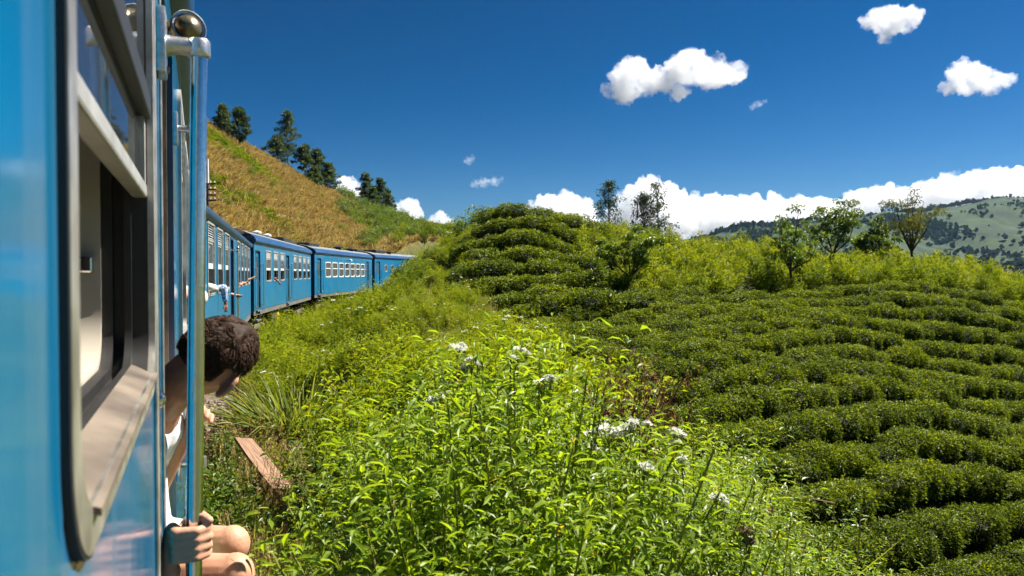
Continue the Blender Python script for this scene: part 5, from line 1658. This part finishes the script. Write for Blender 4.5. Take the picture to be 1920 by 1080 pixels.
# big grass tussock, glossy shrub, broken board beside the train
x, Y = (548 - CX) / FPX * 12.0, 12.0
o = link('grass_tussock', tuft(830, 620, 1.75, 0.022, 0.85, 0.28, 0.55).mesh('grass_tussock', [LM['grass']])); o.location = (x, Y, hz(x, Y) - 0.05)
tag(o, 'big arching green grass tussock on the bank beside the leaning man', 'grass tussock')
for px, Y, s, lab in [(420, 7.5, 0.72, 'glossy low shrub beside the track under the broken board'), (385, 7.0, 0.72, 'glossy low shrub half hidden by the handrail'), (462, 6.9, 0.55, 'glossy low shrub at the sunny edge by the knees'), (420, 9.6, 0.6, 'dull shrub among withered weeds above the glossy ones')]:
    x = (px - CX) / FPX * Y
    f = leafy_bush(int(px), 1.15, 0.62, 1500, 0.095, 0.045, 34)
    o = empty('trackside_shrub', (x, Y, hz(x, Y) - 0.03), px, lab, 'shrub', 'low shrubs beside the track')
    o.scale = (s, s, s)
    f.split(['foliage', 'stem'], [LM['bush'], LM['stem']], o)
wood = mat('weathered_board', (0.22, 0.125, 0.07), 0.85, 0, 0.35, 5, 0.004, 40, streak=(1, 14, 14), col2=(0.09, 0.05, 0.03))
bm = bmesh.new()
bmesh.ops.create_grid(bm, x_segments=10, y_segments=4, size=0.5)
for v in bm.verts:
    u_, w_ = v.co.x + 0.5, v.co.y
    v.co = Vector((u_ * 1.05 + (0.05 * noise.noise(Vector((w_ * 9, 3, 0))) if u_ > 0.95 or u_ < 0.05 else 0), w_ * 0.24 * (1 - 0.45 * max(0, 0.35 - u_)), 0.006 * noise.noise(Vector((u_ * 5, w_ * 5, 1)))))
g = bmesh.ops.extrude_face_region(bm, geom=list(bm.faces))
bmesh.ops.translate(bm, vec=(0, 0, 0.035), verts=[v for v in g['geom'] if isinstance(v, bmesh.types.BMVert)])
bmesh.ops.recalc_face_normals(bm, faces=bm.faces)
me = bpy.data.meshes.new('broken_board'); bm.to_mesh(me); bm.free()
a_, b_ = unproject(455, 826, 9.0), unproject(538, 932, 8.25)
o = link('broken_board', me, None, wood)
o.location = a_
dx = (b_ - a_).normalized(); nz = Vector((0.62, -0.45, 0.64)); nz = (nz - dx * nz.dot(dx)).normalized()
o.matrix_world = Matrix.Translation(a_) @ Matrix((dx, nz.cross(dx), nz)).transposed().to_4x4()
tag(o, 'broken brown wooden board lying on the bank beside the track', 'board')

# loose ballast stones near the doorway
stone = mat('ballast_stone', (0.20, 0.15, 0.11), 0.9, 0, 0.4, 6, 0.004, 30)
SV = []
for k in range(4):
    f = Fol(850 + k); f.blob((0, 0, 0.02), 0.05, 0, 1, 0.7, 0.16)
    SV.append(f.mesh('stone', [stone]))
rs = np.random.RandomState(75)
Y = rs.uniform(2.5, 16, 1600); X = np.interp(Y, SIDE[:, 1], SIDE[:, 0]) + rs.uniform(-1.0, 0.9, 1600)
scatter('ballast_stones', 'loose brown ballast stones at the edge of the track', np.stack([X, Y, height(X, Y)], 1), rnd_rot(rs, 1600, 1.0), rnd_scl(rs, 1600, 0.6, 1.5), rs.randint(0, 4, 1600), SV)

# telegraph pole behind the second coach
x, Y = (390.5 - CX) / FPX * 40, 40.0
g = hz(x, Y)
p = empty('telegraph_pole', (x, Y, g), 0, 'telegraph pole with four short crossarms behind the coaches', 'telegraph pole')
zt = unproject(390, 298, Y).z - g
MB().tube([(0, 0, -0.3), (0, 0, zt - 1.35)], [0.10, 0.085], 12).build('pole', LM['bark_dark'], p, angle=40)
MB().tube([(0, 0, zt - 1.35), (0, 0, zt)], [0.085, 0.07], 12).build('pole_top', M['white'], p, angle=40)
for py in (345, 356, 366, 376):
    z = unproject(390, py, Y).z - g
    c = MB().box(-0.5, 0.5, -0.13, -0.088, z - 0.04, z + 0.04, 0.008).build('crossarm', M['under'], p)
    for dx_ in (-0.42, -0.2, 0.2, 0.42):
        put('insulator', ('ins',), lambda: MB().lathe((0, -0.11, 0), (0, 0, 1), [(0.03, 0.012), (0.06, 0.012), (0.07, 0.04), (0.12, 0.038), (0.15, 0.02)], 10), M['white'], c, (dx_, 0, z), 40)
# ------------------------------------------------------------------ people
def skin_mat(name, col, rough=0.58):
    m, n, l, b = new_mat(name)
    tc = n.new('ShaderNodeTexCoord')
    nt = n.new('ShaderNodeTexNoise'); nt.inputs['Scale'].default_value = 26; nt.inputs['Detail'].default_value = 5
    l.new(tc.outputs['Object'], nt.inputs['Vector'])
    cr = ramp(n, [(0.3, tuple(c * 0.86 for c in col)), (0.7, tuple(min(1, c * 1.12) for c in col))])
    l.new(nt.outputs['Fac'], cr.inputs[0]); l.new(cr.outputs[0], b.inputs['Base Color'])
    b.inputs['Roughness'].default_value = rough
    b.inputs['Specular IOR Level'].default_value = 0.35
    b.inputs['Subsurface Weight'].default_value = 0.12
    b.inputs['Subsurface Radius'].default_value = (0.012, 0.004, 0.002)
    b.inputs['Subsurface Scale'].default_value = 0.6
    bt = n.new('ShaderNodeTexNoise'); bt.inputs['Scale'].default_value = 180
    l.new(tc.outputs['Object'], bt.inputs['Vector'])
    bp = n.new('ShaderNodeBump'); bp.inputs['Distance'].default_value = 0.0008; bp.inputs['Strength'].default_value = 0.5
    l.new(bt.outputs['Fac'], bp.inputs['Height']); l.new(bp.outputs[0], b.inputs['Normal'])
    return m
SKIN = skin_mat('sunned_skin', (0.46, 0.235, 0.145))
SKIN_D = skin_mat('brown_skin', (0.26, 0.125, 0.075))

class Body:
    """overlapping limbs and ellipsoids fused into one continuous surface"""
    def __init__(self): self.mb = MB()
    def cap(self, a, b, r0, r1, n=16):
        a, b = Vector(a), Vector(b); ax = b - a; L = ax.length
        prof = [(-r0 * math.cos(t), r0 * math.sin(t)) for t in np.linspace(0.05, math.pi / 2, 6)] + [(L + r1 * math.sin(t), r1 * math.cos(t)) for t in np.linspace(0, math.pi / 2 - 0.05, 6)]
        self.mb.lathe(a, ax, prof, n); return self
    def chain(self, pts, rs_):
        for i in range(len(pts) - 1): self.cap(pts[i], pts[i + 1], rs_[i], rs_[i + 1])
        return self
    def ell(self, c, axes, radii, sub=3):
        bm = bmesh.new(); bmesh.ops.create_icosphere(bm, subdivisions=sub, radius=1)
        A = [Vector(x) for x in axes]; c = Vector(c)
        V = [c + A[0] * (v.co.x * radii[0]) + A[1] * (v.co.y * radii[1]) + A[2] * (v.co.z * radii[2]) for v in bm.verts]
        self.mb.add(V, [[q.index for q in f.verts] for f in bm.faces]); bm.free(); return self
    def fuse(self, name, material, parent, voxel=0.006, smooth=4):
        me = self.mb.mesh(name)
        o = bpy.data.objects.new(name + '_raw', me); COL.objects.link(o)
        m = o.modifiers.new('fuse', 'REMESH'); m.mode = 'VOXEL'; m.voxel_size = voxel
        s = o.modifiers.new('soft', 'SMOOTH'); s.factor = 0.5; s.iterations = smooth
        dg = bpy.context.evaluated_depsgraph_get(); dg.update()
        out = bpy.data.meshes.new_from_object(o.evaluated_get(dg))
        bpy.data.objects.remove(o, do_unlink=True)
        out.name = name
        out.materials.clear(); out.materials.append(material)
        out.polygons.foreach_set('use_smooth', [True] * len(out.polygons))
        return link(name, out, parent)

XA, YA, ZA = Vector((1, 0, 0)), Vector((0, 1, 0)), Vector((0, 0, 1))
def grip(B, o, ex, ey, ez, k=1.0, mirror=1):
    """fist closed round an upright rail at o; ex to the fingertips' side, ey away from the viewer"""
    def p(x, y, z): return Vector(o) + (ex * x + ey * y + ez * z) * k
    for i, (z, ln) in enumerate(((0.034, 0.95), (0.0118, 1.07), (-0.0105, 1.0), (-0.0315, 0.86))):
        q = [p(-0.056, 0.002, z - 0.002), p(-0.040, -0.030, z), p(0.008 * ln, -0.036, z), p(0.034 * ln, -0.016, z - 0.001), p(0.034, 0.010, z - 0.002)]
        B.chain(q, [0.0120, 0.0118, 0.0104, 0.0098, 0.0086])
        B.cap(q[1], q[1] + ex * 0.0005, 0.0135, 0.0135)
    B.chain([p(-0.045, 0.024, -0.022), p(-0.018, 0.034, 0.034), p(0.018, 0.008, 0.057), p(0.036, -0.020, 0.052)], [0.018, 0.0145, 0.0125, 0.0100])
    B.ell(p(-0.050, 0.012, 0.000), (ex, ey, ez), (0.024 * k, 0.034 * k, 0.048 * k))
    B.ell(p(-0.056, 0.006, -0.030), (ex, ey, ez), (0.024 * k, 0.032 * k, 0.046 * k))
    return p(-0.062, 0.014, -0.075)

# the man leaning out of the doorway
def leaning_man():
    base = unproject(225, 1050, 2.35)
    man = empty('person', (0, 0, 0), 0, 'man with short dark hair leaning out of the coach doorway, gripping the handrail', 'person')
    B = Body()
    U_ = Vector((0.72, 0.10, 0.69)).normalized()
    F_ = Vector((0.10, 0.95, -0.30)); F_ = (F_ - U_ * F_.dot(U_)).normalized()
    R_ = F_.cross(U_).normalized()
    HC = unproject(400, 672, 2.12)
    HS = 1.07
    B.ell(HC + U_ * 0.012, (R_, F_, U_), (0.076 * HS, 0.096 * HS, 0.098 * HS))            # skull
    B.ell(HC - U_ * 0.055 + F_ * 0.042, (R_, F_, U_), (0.056, 0.055, 0.065))  # jaw and cheeks
    B.ell(HC - U_ * 0.100 + F_ * 0.070, (R_, F_, U_), (0.026, 0.022, 0.024))  # chin
    B.cap(HC + F_ * 0.092 + U_ * 0.006, HC + F_ * 0.110 - U_ * 0.034, 0.010, 0.015)  # nose
    B.ell(HC + F_ * 0.084 + U_ * 0.030, (R_, F_, U_), (0.058, 0.018, 0.012))  # brow
    B.ell(HC + F_ * 0.088 - U_ * 0.066, (R_, F_, U_), (0.026, 0.014, 0.012))  # mouth
    for sgn in (-1, 1):                                                     # ears
        e = HC + R_ * (0.080 * HS * sgn) - U_ * 0.016 - F_ * 0.004
        ax = (R_ * 0.86 - F_ * 0.50).normalized() if sgn > 0 else (R_ * -0.15 - F_ * 0.98).normalized()
        ring = [e + ax * 0.010 + U_ * (0.034 * math.cos(t)) + ax * (0.016 * math.sin(t) + 0.004) for t in np.linspace(-0.3, 3.6, 9)]
        B.chain(ring, [0.0078] * 9)
        B.ell(e + ax * 0.006, (ax, U_, ax.cross(U_)), (0.020, 0.028, 0.008))
        B.ell(e - U_ * 0.027 + ax * 0.010, (R_, F_, U_), (0.006, 0.009, 0.010))
    nb = unproject(300, 752, 2.22)
    B.chain([HC - U_ * 0.045 - F_ * 0.030, HC - U_ * 0.11 - F_ * 0.035, nb], [0.062, 0.060, 0.072])
    ch, pv = unproject(212, 875, 2.34), unproject(214, 1052, 2.38)
    B.chain([nb, unproject(262, 800, 2.26), ch, pv], [0.072, 0.105, 0.150, 0.140])
    shl, shr = unproject(262, 830, 2.50), unproject(252, 842, 2.06)
    B.cap(shl, shr, 0.075, 0.075)
    # arm folded up to the chin
    el, wr = unproject(268, 960, 2.36), unproject(352, 800, 2.34)
    B.chain([shl, el, wr], [0.055, 0.042, 0.029])
    hd = unproject(374, 772, 2.34)
    B.ell((wr + hd) / 2, ((hd - wr).normalized(), YA, ZA), (0.045, 0.022, 0.030))
    for i in range(4):
        d = Vector((0.016 * (i - 1.5), -0.006 * i, 0.013 * (1.5 - i)))
        B.chain([hd + d, hd + d + Vector((0.026, -0.012, 0.012)), hd + d + Vector((0.030, -0.030, -0.004))], [0.0095, 0.009, 0.008])
    B.chain([wr + Vector((0.01, -0.015, 0.0)), hd + Vector((-0.02, -0.03, 0.014)), hd + Vector((0.004, -0.038, 0.020))], [0.012, 0.011, 0.009])
    # legs over the step
    k1, k2 = unproject(428, 1022, 2.34), unproject(432, 1078, 2.10)
    h1, h2 = unproject(232, 1030, 2.50), unproject(222, 1092, 2.20)
    for h, k_, dd in ((h1, k1, 0.0), (h2, k2, 0.03)):
        m = (h + k_) / 2
        a_ = Vector((k_.x - 0.07, k_.y + 0.03, 1.19)); md = (k_ + a_) / 2
        B.chain([h, m, k_], [0.088, 0.074, 0.058])
        B.ell(k_ + Vector((0.012, 0, 0.002)), (XA, YA, ZA), (0.055, 0.056, 0.060))
        B.chain([k_, md + Vector((-0.02, 0, 0.06)), a_], [0.054, 0.052, 0.036])
        B.chain([a_ + Vector((-0.04, 0, -0.03)), a_ + Vector((0.05, -0.02, -0.05)), a_ + Vector((0.16, -0.05, -0.062))], [0.035, 0.036, 0.022])
    # hand closed round the near handrail
    w1 = math.cos(H1); sn = math.sin(H1)
    def c1_world(x, y, z):
        v = C1.matrix_basis @ Vector((x, y, z)); return v
    zr = 1.828
    t = (zr - 1.45) / 1.55
    ro = c1_world(s1(1.70), -0.062 - 0.026 * t, zr)
    ex = Vector((0.93, 0.36, 0)).normalized(); ey = Vector((-0.36, 0.93, 0)).normalized()
    wrist = grip(B, ro, ex, ey, ZA, 0.93)
    elb = wrist + Vector((-0.10, 0.16, -0.20))
    B.chain([wrist, elb, shr], [0.029, 0.044, 0.055])
    body = B.fuse('body', SKIN, man, 0.0042, 2)
    # shorts and shirt
    S = Body()
    for h, k_ in ((h1, k1), (h2, k2)):
        S.chain([h, h + (k_ - h) * 0.47], [0.098, 0.094])
    S.chain([pv, pv + Vector((0, 0, 0.14))], [0.165, 0.168])
    S.fuse('shorts', mat('pale_green_cotton', (0.42, 0.62, 0.46), 0.85, 0, 0.08, 9, 0.002, 30), man, 0.008, 3)
    S = Body()
    S.chain([unproject(268, 800, 2.28), ch, pv + Vector((0, 0, 0.36))], [0.118, 0.165, 0.150])
    S.cap(shl, shl + (el - shl) * 0.55, 0.078, 0.064); S.cap(shr, shr + (elb - shr) * 0.45, 0.078, 0.064); S.cap(shl, shr, 0.085, 0.085)
    S.fuse('shirt', mat('white_cotton_shirt', (0.68, 0.68, 0.70), 0.85, 0, 0.06, 9, 0.003, 22), man, 0.008, 3)
    # hair: a close cap plus short wavy locks
    hair_m = new_mat('dark_brown_hair')
    hm, n, l, b = hair_m
    at = n.new('ShaderNodeAttribute'); at.attribute_name = 'rnd'
    cr = ramp(n, [(0.0, (0.014, 0.008, 0.005)), (1.0, (0.105, 0.055, 0.032))]); l.new(at.outputs['Fac'], cr.inputs[0]); l.new(cr.outputs[0], b.inputs['Base Color'])
    b.inputs['Roughness'].default_value = 0.65; b.inputs['Specular IOR Level'].default_value = 0.12
    f = Fol(9); q = f.rs
    bm = bmesh.new(); bmesh.ops.create_icosphere(bm, subdivisions=5, radius=1)
    def on_hair(d):
        x, y, z = d   # right, front, up
        return (z > -0.55 + 0.95 * max(0, y + 0.35)) and y < 0.62 and not (abs(x) > 0.66 and z < 0.16 and y > -0.50)
    keep = [v for v in bm.verts if on_hair(v.co)]
    kid = {v.index: i for i, v in enumerate(keep)}
    V = []
    for v in keep:
        d = v.co
        edge = min(1.0, max(0.0, (d.z + 0.55 - 0.95 * max(0, d.y + 0.35)) * 3))
        off = -0.004 + (0.004 + 0.015 * edge * (0.7 + 0.3 * max(0, d.z + 0.3))) * (1 + 0.45 * noise.noise(d * 5.0) + 0.2 * noise.noise(d * 11.0))
        V.append(HC + U_ * 0.012 + R_ * d.x * (0.076 * HS + off) + F_ * d.y * (0.096 * HS + off) + U_ * d.z * (0.098 * HS + off * 1.15))
    F = [[kid[v.index] for v in fc.verts] for fc in bm.faces if all(v.index in kid for v in fc.verts)]
    bm.free()
    f._push(np.array(V), np.array(F), None, 0.15, 0)
    nst = 14000
    u = unit(q, nst * 2); u = np.array([w for w in u if on_hair(w)])[:nst]
    n_ = len(u)
    Rm = np.stack([np.array(R_), np.array(F_), np.array(U_)], 0)
    edge = np.clip((u[:, 2] + 0.55 - 0.95 * np.maximum(0, u[:, 1] + 0.35)) * 3, 0, 1)
    off = -0.001 + 0.014 * edge
    P = np.array(HC + U_ * 0.012) + (u * (np.array([0.076, 0.096, 0.098]) * HS + off[:, None])) @ Rm
    swirl = np.array([[noise.noise(Vector(w) * 4.0), noise.noise(Vector(w) * 4.0 + Vector((9, 2, 5))), noise.noise(Vector(w) * 4.0 + Vector((3, 8, 1)))] for w in u])
    fl = np.cross(u, [0.25, -0.35, 1.0]) * 0.3 + np.array([0.0, 0.35, -0.55]) + swirl * 1.6
    fl = fl - u * (fl * u).sum(1, keepdims=True)
    D = fl / (np.linalg.norm(fl, axis=1, keepdims=True) + 1e-6) + u * (0.10 + 0.14 * edge[:, None])
    f.blades(P, D @ Rm, (0.004 + 0.014 * edge ** 2) * (0.7 + 0.6 * q.rand(n_)), 0.0013, 0.0, 0)
    hair = f.mesh('hair', [hm])
    link('hair', hair, man, None, True)
    return man
MAN = leaning_man()

# passengers at the windows ahead
def passenger(coach, x, label, skin, shirt, arm, head=True, seat_z=1.62, yb=0.52):
    """upper body inside the coach, one arm out of the window; arm = points in coach coordinates"""
    p = empty('person', coach.location, coach.rotation_euler.z, label, 'person', 'passengers at the coach windows')
    B = Body()
    sh = Vector((x + 0.12, yb - 0.16, seat_z + 0.52))
    if head:
        B.ell((x, yb, seat_z + 0.80), (XA, YA, ZA), (0.095, 0.078, 0.115)); B.ell((x + 0.03, yb, seat_z + 0.73), (XA, YA, ZA), (0.06, 0.055, 0.06))
        B.cap((x + 0.10, yb, seat_z + 0.78), (x + 0.108, yb, seat_z + 0.755), 0.012, 0.014)
        B.cap((x, yb, seat_z + 0.70), (x, yb, seat_z + 0.55), 0.052, 0.06)
    pts = [sh] + [Vector(a) for a in arm]
    B.chain(pts, [0.055, 0.044, 0.03][:len(pts)] if len(pts) == 3 else [0.055, 0.045, 0.038, 0.028])
    e, d = pts[-1], (pts[-1] - pts[-2]).normalized()
    s = d.orthogonal().normalized(); t = d.cross(s)
    B.ell(e + d * 0.045, (d, s, t), (0.055, 0.022, 0.038))
    for i in range(4):
        o = t * (0.018 * (i - 1.5))
        B.chain([e + d * 0.08 + o, e + d * (0.12 - 0.004 * abs(i - 1.5)) + o - s * 0.008, e + d * (0.145 - 0.008 * abs(i - 1.5)) + o - s * 0.020], [0.010, 0.009, 0.008])
    B.chain([e + d * 0.02 + t * 0.03, e + d * 0.06 + t * 0.055, e + d * 0.09 + t * 0.058], [0.012, 0.011, 0.009])
    B.chain([(x, yb, seat_z + 0.5), (x, yb, seat_z + 0.1)], [0.12, 0.12])
    B.fuse('body', skin, p, 0.010, 3)
    S = Body()
    S.chain([(x, yb, seat_z + 0.50), (x, yb, seat_z + 0.05)], [0.145, 0.15]); S.cap((x - 0.10, yb, seat_z + 0.5), sh, 0.075, 0.078)
    k = 0.85 if shirt[1] == 'long' else 0.45
    S.cap(pts[0], pts[1], 0.072, 0.060)
    if shirt[1] == 'long': S.cap(pts[1], pts[1] + (pts[2] - pts[1]) * 0.75, 0.060, 0.048)
    S.fuse('shirt', shirt[0], p, 0.012, 3)
    if head:
        f = Fol(int(x * 10) + 3); f.blob((x - 0.012, yb, seat_z + 0.825), 1.0, 0, 3, 1.0, 0.02)
        V = f.V[0]; c = np.array([x - 0.012, yb, seat_z + 0.825]); f.V[0] = c + (V - c) * [0.100, 0.090, 0.105]
        link('hair', f.mesh('hair', [M['under']]), p)
    return p
cl_white = mat('pale_sleeve', (0.62, 0.56, 0.46), 0.85, 0, 0.1, 12, 0.003, 25)
cl_blue = mat('blue_patterned_sleeve', (0.30, 0.38, 0.50), 0.85, 0, 0.5, 38, 0.002, 30, col2=(0.02, 0.035, 0.09))
cl_red = mat('dull_red_shirt', (0.30, 0.06, 0.05), 0.85, 0, 0.2, 9)
cl_grey = mat('grey_shirt', (0.25, 0.25, 0.27), 0.85, 0, 0.2, 9)
passenger(C2, 1.62, 'passenger resting a pale sleeved elbow on the first window of the second coach', SKIN, (cl_white, 'long'), [(2.10, -0.07, 2.22), (1.85, 0.12, 2.30)], True)
passenger(C2, 3.30, 'passenger with blue patterned sleeve, arm hanging down the coach side', SKIN_D, (cl_blue, 'long'), [(3.62, -0.09, 2.20), (3.60, -0.12, 1.93)], True)
passenger(C2, 6.85, 'passenger standing in the second coach doorway with a hand held out', SKIN, (cl_grey, 'short'), [(6.80, 0.10, 2.02), (6.86, -0.08, 1.98)], True, 1.75)
passenger(C2, 9.45, 'passenger with forearm laid along the sill of the fourth window', SKIN, (cl_red, 'short'), [(9.35, 0.02, 2.17), (9.55, -0.05, 2.18)], True)
passenger(C2, 11.2, 'passenger with forearm on the sill of the window after next', SKIN_D, (cl_grey, 'short'), [(11.1, 0.02, 2.17), (11.30, -0.05, 2.19)], True)
passenger(C2, 14.3, 'passenger stretching an arm far out of the rear window', SKIN, (cl_white, 'short'), [(14.40, 0.08, 2.22), (14.46, -0.06, 2.28)], True)
passenger(C3, 4.05, 'passenger in the third coach dangling a forearm from the window', SKIN_D, (cl_red, 'short'), [(4.15, 0.0, 2.20), (4.28, -0.12, 2.06)], True)
passenger(C1, s1(4.45), 'passenger with bare elbow poking from a window of the near coach', SKIN, (cl_white, 'short'), [(s1(4.62), -0.075, 2.30), (s1(4.4), 0.10, 2.34)], True, 1.85)
# ------------------------------------------------------------------ clouds and haze
def cloud_mat(name, density, size, lo=0.40, albedo=(0.998, 0.998, 1.0)):
    """torn vapour: density eaten away by noise"""
    m = bpy.data.materials.new(name); m.use_nodes = True
    n, l = m.node_tree.nodes, m.node_tree.links
    n.clear()
    out = n.new('ShaderNodeOutputMaterial'); v = n.new('ShaderNodeVolumePrincipled')
    v.inputs['Color'].default_value = (*albedo, 1); v.inputs['Anisotropy'].default_value = 0.1
    tc = n.new('ShaderNodeTexCoord'); nt = n.new('ShaderNodeTexNoise')
    nt.inputs['Scale'].default_value = 1.0 / size; nt.inputs['Detail'].default_value = 5; nt.inputs['Roughness'].default_value = 0.62
    l.new(tc.outputs['Object'], nt.inputs['Vector'])
    mr = n.new('ShaderNodeMapRange'); mr.inputs['From Min'].default_value = lo; mr.inputs['From Max'].default_value = lo + 0.16
    mr.inputs['To Min'].default_value = density * 0.02; mr.inputs['To Max'].default_value = density
    l.new(nt.outputs['Fac'], mr.inputs[0]); l.new(mr.outputs[0], v.inputs['Density'])
    l.new(v.outputs[0], out.inputs['Volume'])
    m.cycles.volume_step_rate = 0.25
    return m
def cloud(label, Y, puffs, density, seed, rough=0.30, base=None, group='fair-weather clouds'):
    """cumulus built of fused puffs; puffs are (px, py, radius px) as seen from here at distance Y"""
    rs = np.random.RandomState(seed)
    k = Y / FPX
    c0 = unproject(puffs[0][0], puffs[0][1], Y)
    mb = MB()
    bm0 = bmesh.new(); bmesh.ops.create_icosphere(bm0, subdivisions=2, radius=1)
    T = np.array([v.co[:] for v in bm0.verts]); TF = [[v.index for v in f.verts] for f in bm0.faces]; bm0.free()
    rmin = 1e9
    for px, py, r in puffs:
        c = np.array(unproject(px, py, Y) - c0); rr = r * k
        rmin = min(rmin, rr)
        mb.add(c + T * rr * [1, 1.1, 0.92], TF)
        for q in range(9):
            u = unit(rs, 1)[0]; u[2] = abs(u[2]) * 0.9 - 0.15
            r2 = rr * (0.32 + 0.25 * rs.rand())
            mb.add(c + u * rr * 0.85 + T * r2, TF)
    me = mb.mesh('cloud')
    o = bpy.data.objects.new('cloud', me); COL.objects.link(o)
    md = o.modifiers.new('f', 'REMESH'); md.mode = 'VOXEL'; md.voxel_size = max(rmin * 0.09, 2.0)
    dg = bpy.context.evaluated_depsgraph_get(); dg.update()
    out = bpy.data.meshes.new_from_object(o.evaluated_get(dg)); bpy.data.objects.remove(o, do_unlink=True)
    nv = len(out.vertices); co = np.empty(nv * 3); out.vertices.foreach_get('co', co); co = co.reshape(-1, 3)
    nn = np.empty(nv * 3); out.vertices.foreach_get('normal', nn); nn = nn.reshape(-1, 3)
    rr = np.mean([p[2] for p in puffs]) * k
    d = np.array([noise.fractal(Vector(p) / (rr * 0.55) + Vector((seed, 0, 0)), 0.9, 2.1, 5) for p in co])
    d2 = np.array([abs(noise.noise(Vector(p) / (rr * 0.28) + Vector((0, seed, 0)))) for p in co])
    co = co + nn * ((d * rough - d2 * 0.22) * rr)[:, None]
    if base is not None:
        zb = (unproject(0, base, Y) - c0).z
        low = co[:, 2] < zb
        co[low, 2] = zb + (co[low, 2] - zb) * 0.22
    out.vertices.foreach_set('co', co.ravel()); out.update()
    out.materials.clear(); out.materials.append(density)
    o = link('cloud', out); o.location = c0
    return tag(o, label, 'cloud', group)
CM1 = cloud_mat('cumulus_dense', 0.012, 170, 0.36)
CM2 = cloud_mat('cumulus_light', 0.020, 75, 0.40)
CM3 = cloud_mat('cloud_wisp', 0.008, 30, 0.42)
cloud('large two-humped white cloud high above the ridge', 3600, [(1180, 138, 34), (1172, 168, 30), (1215, 160, 26), (1250, 150, 30), (1295, 128, 40), (1335, 138, 34), (1370, 140, 26), (1390, 128, 14), (1270, 172, 20), (1140, 172, 14)], CM2, 3)
cloud('small bright cloud near the top edge', 3600, [(1640, 38, 22), (1668, 40, 32), (1700, 38, 26), (1722, 26, 10), (1660, 68, 16)], CM2, 4)
cloud('white cloud below the small one by the picture edge', 3600, [(1800, 135, 24), (1822, 150, 32), (1860, 156, 26), (1888, 150, 15), (1780, 165, 16)], CM2, 5)
cloud('flat wispy cloud left of the cloud bank', 3800, [(890, 345, 9), (908, 343, 12), (928, 341, 10), (940, 338, 6)], CM3, 6, 0.5)
cloud('tiny cloud puff alone in the left sky', 3800, [(878, 301, 9), (886, 297, 6)], CM3, 7, 0.5)
cloud('tiny slanting cloud scrap below the large cloud', 3600, [(1412, 200, 7), (1422, 195, 8), (1434, 190, 5)], CM3, 8, 0.5)
cloud('white cloud peeping between the crest trees', 6500, [(648, 348, 20), (640, 362, 20), (662, 360, 18)], CM1, 9)
cloud('white twin cloud beyond the end of the hill crest', 6500, [(754, 390, 16), (772, 388, 18), (766, 402, 22), (750, 405, 16)], CM1, 10)
cloud('low cloud just above the dip beside the knoll', 6500, [(826, 410, 16), (815, 418, 14), (838, 418, 14)], CM1, 11)
cloud('cloud heap of the bank directly over the tea knoll', 6500, [(1000, 394, 18), (1030, 385, 26), (1062, 386, 30), (1090, 396, 26), (1040, 420, 40), (1085, 430, 40)], CM1, 12)
cloud('tallest cloud heap of the bank behind the eucalyptus pair', 6500, [(1185, 372, 28), (1215, 360, 32), (1240, 368, 34), (1262, 384, 34), (1200, 410, 50), (1250, 425, 50), (1160, 420, 34)], CM1, 13)
cloud('middle stretch of the long cloud bank', 6800, [(1300, 388, 28), (1335, 384, 24), (1370, 392, 28), (1410, 388, 24), (1450, 392, 30), (1330, 420, 44), (1400, 425, 44), (1470, 420, 40)], CM1, 14)
cloud('stretch of the cloud bank above the bright ridge trees', 6800, [(1495, 388, 26), (1535, 392, 26), (1570, 396, 24), (1610, 382, 30), (1650, 372, 30), (1540, 425, 40), (1620, 420, 40)], CM1, 15)
cloud('highest cloud heap of the bank at the picture edge', 6800, [(1700, 372, 28), (1740, 362, 30), (1780, 358, 34), (1835, 350, 34), (1865, 342, 36), (1905, 352, 38), (1950, 350, 40), (1760, 400, 50), (1850, 400, 55), (1960, 400, 60)], CM1, 16)

hb = MB().box(-2350, 2350, -2350, 2350, -190, 250)
me = hb.mesh('haze')
hm = bpy.data.materials.new('hazy_air'); hm.use_nodes = True
n, l = hm.node_tree.nodes, hm.node_tree.links
n.clear()
out = n.new('ShaderNodeOutputMaterial'); v = n.new('ShaderNodeVolumePrincipled')
v.inputs['Color'].default_value = (0.35, 0.62, 1.0, 1); v.inputs['Density'].default_value = 0.000034; v.inputs['Anisotropy'].default_value = 0.2
l.new(v.outputs[0], out.inputs['Volume'])
me.materials.append(hm)
tag(link('haze', me), 'thin blue haze in the air', None, None, 'stuff')
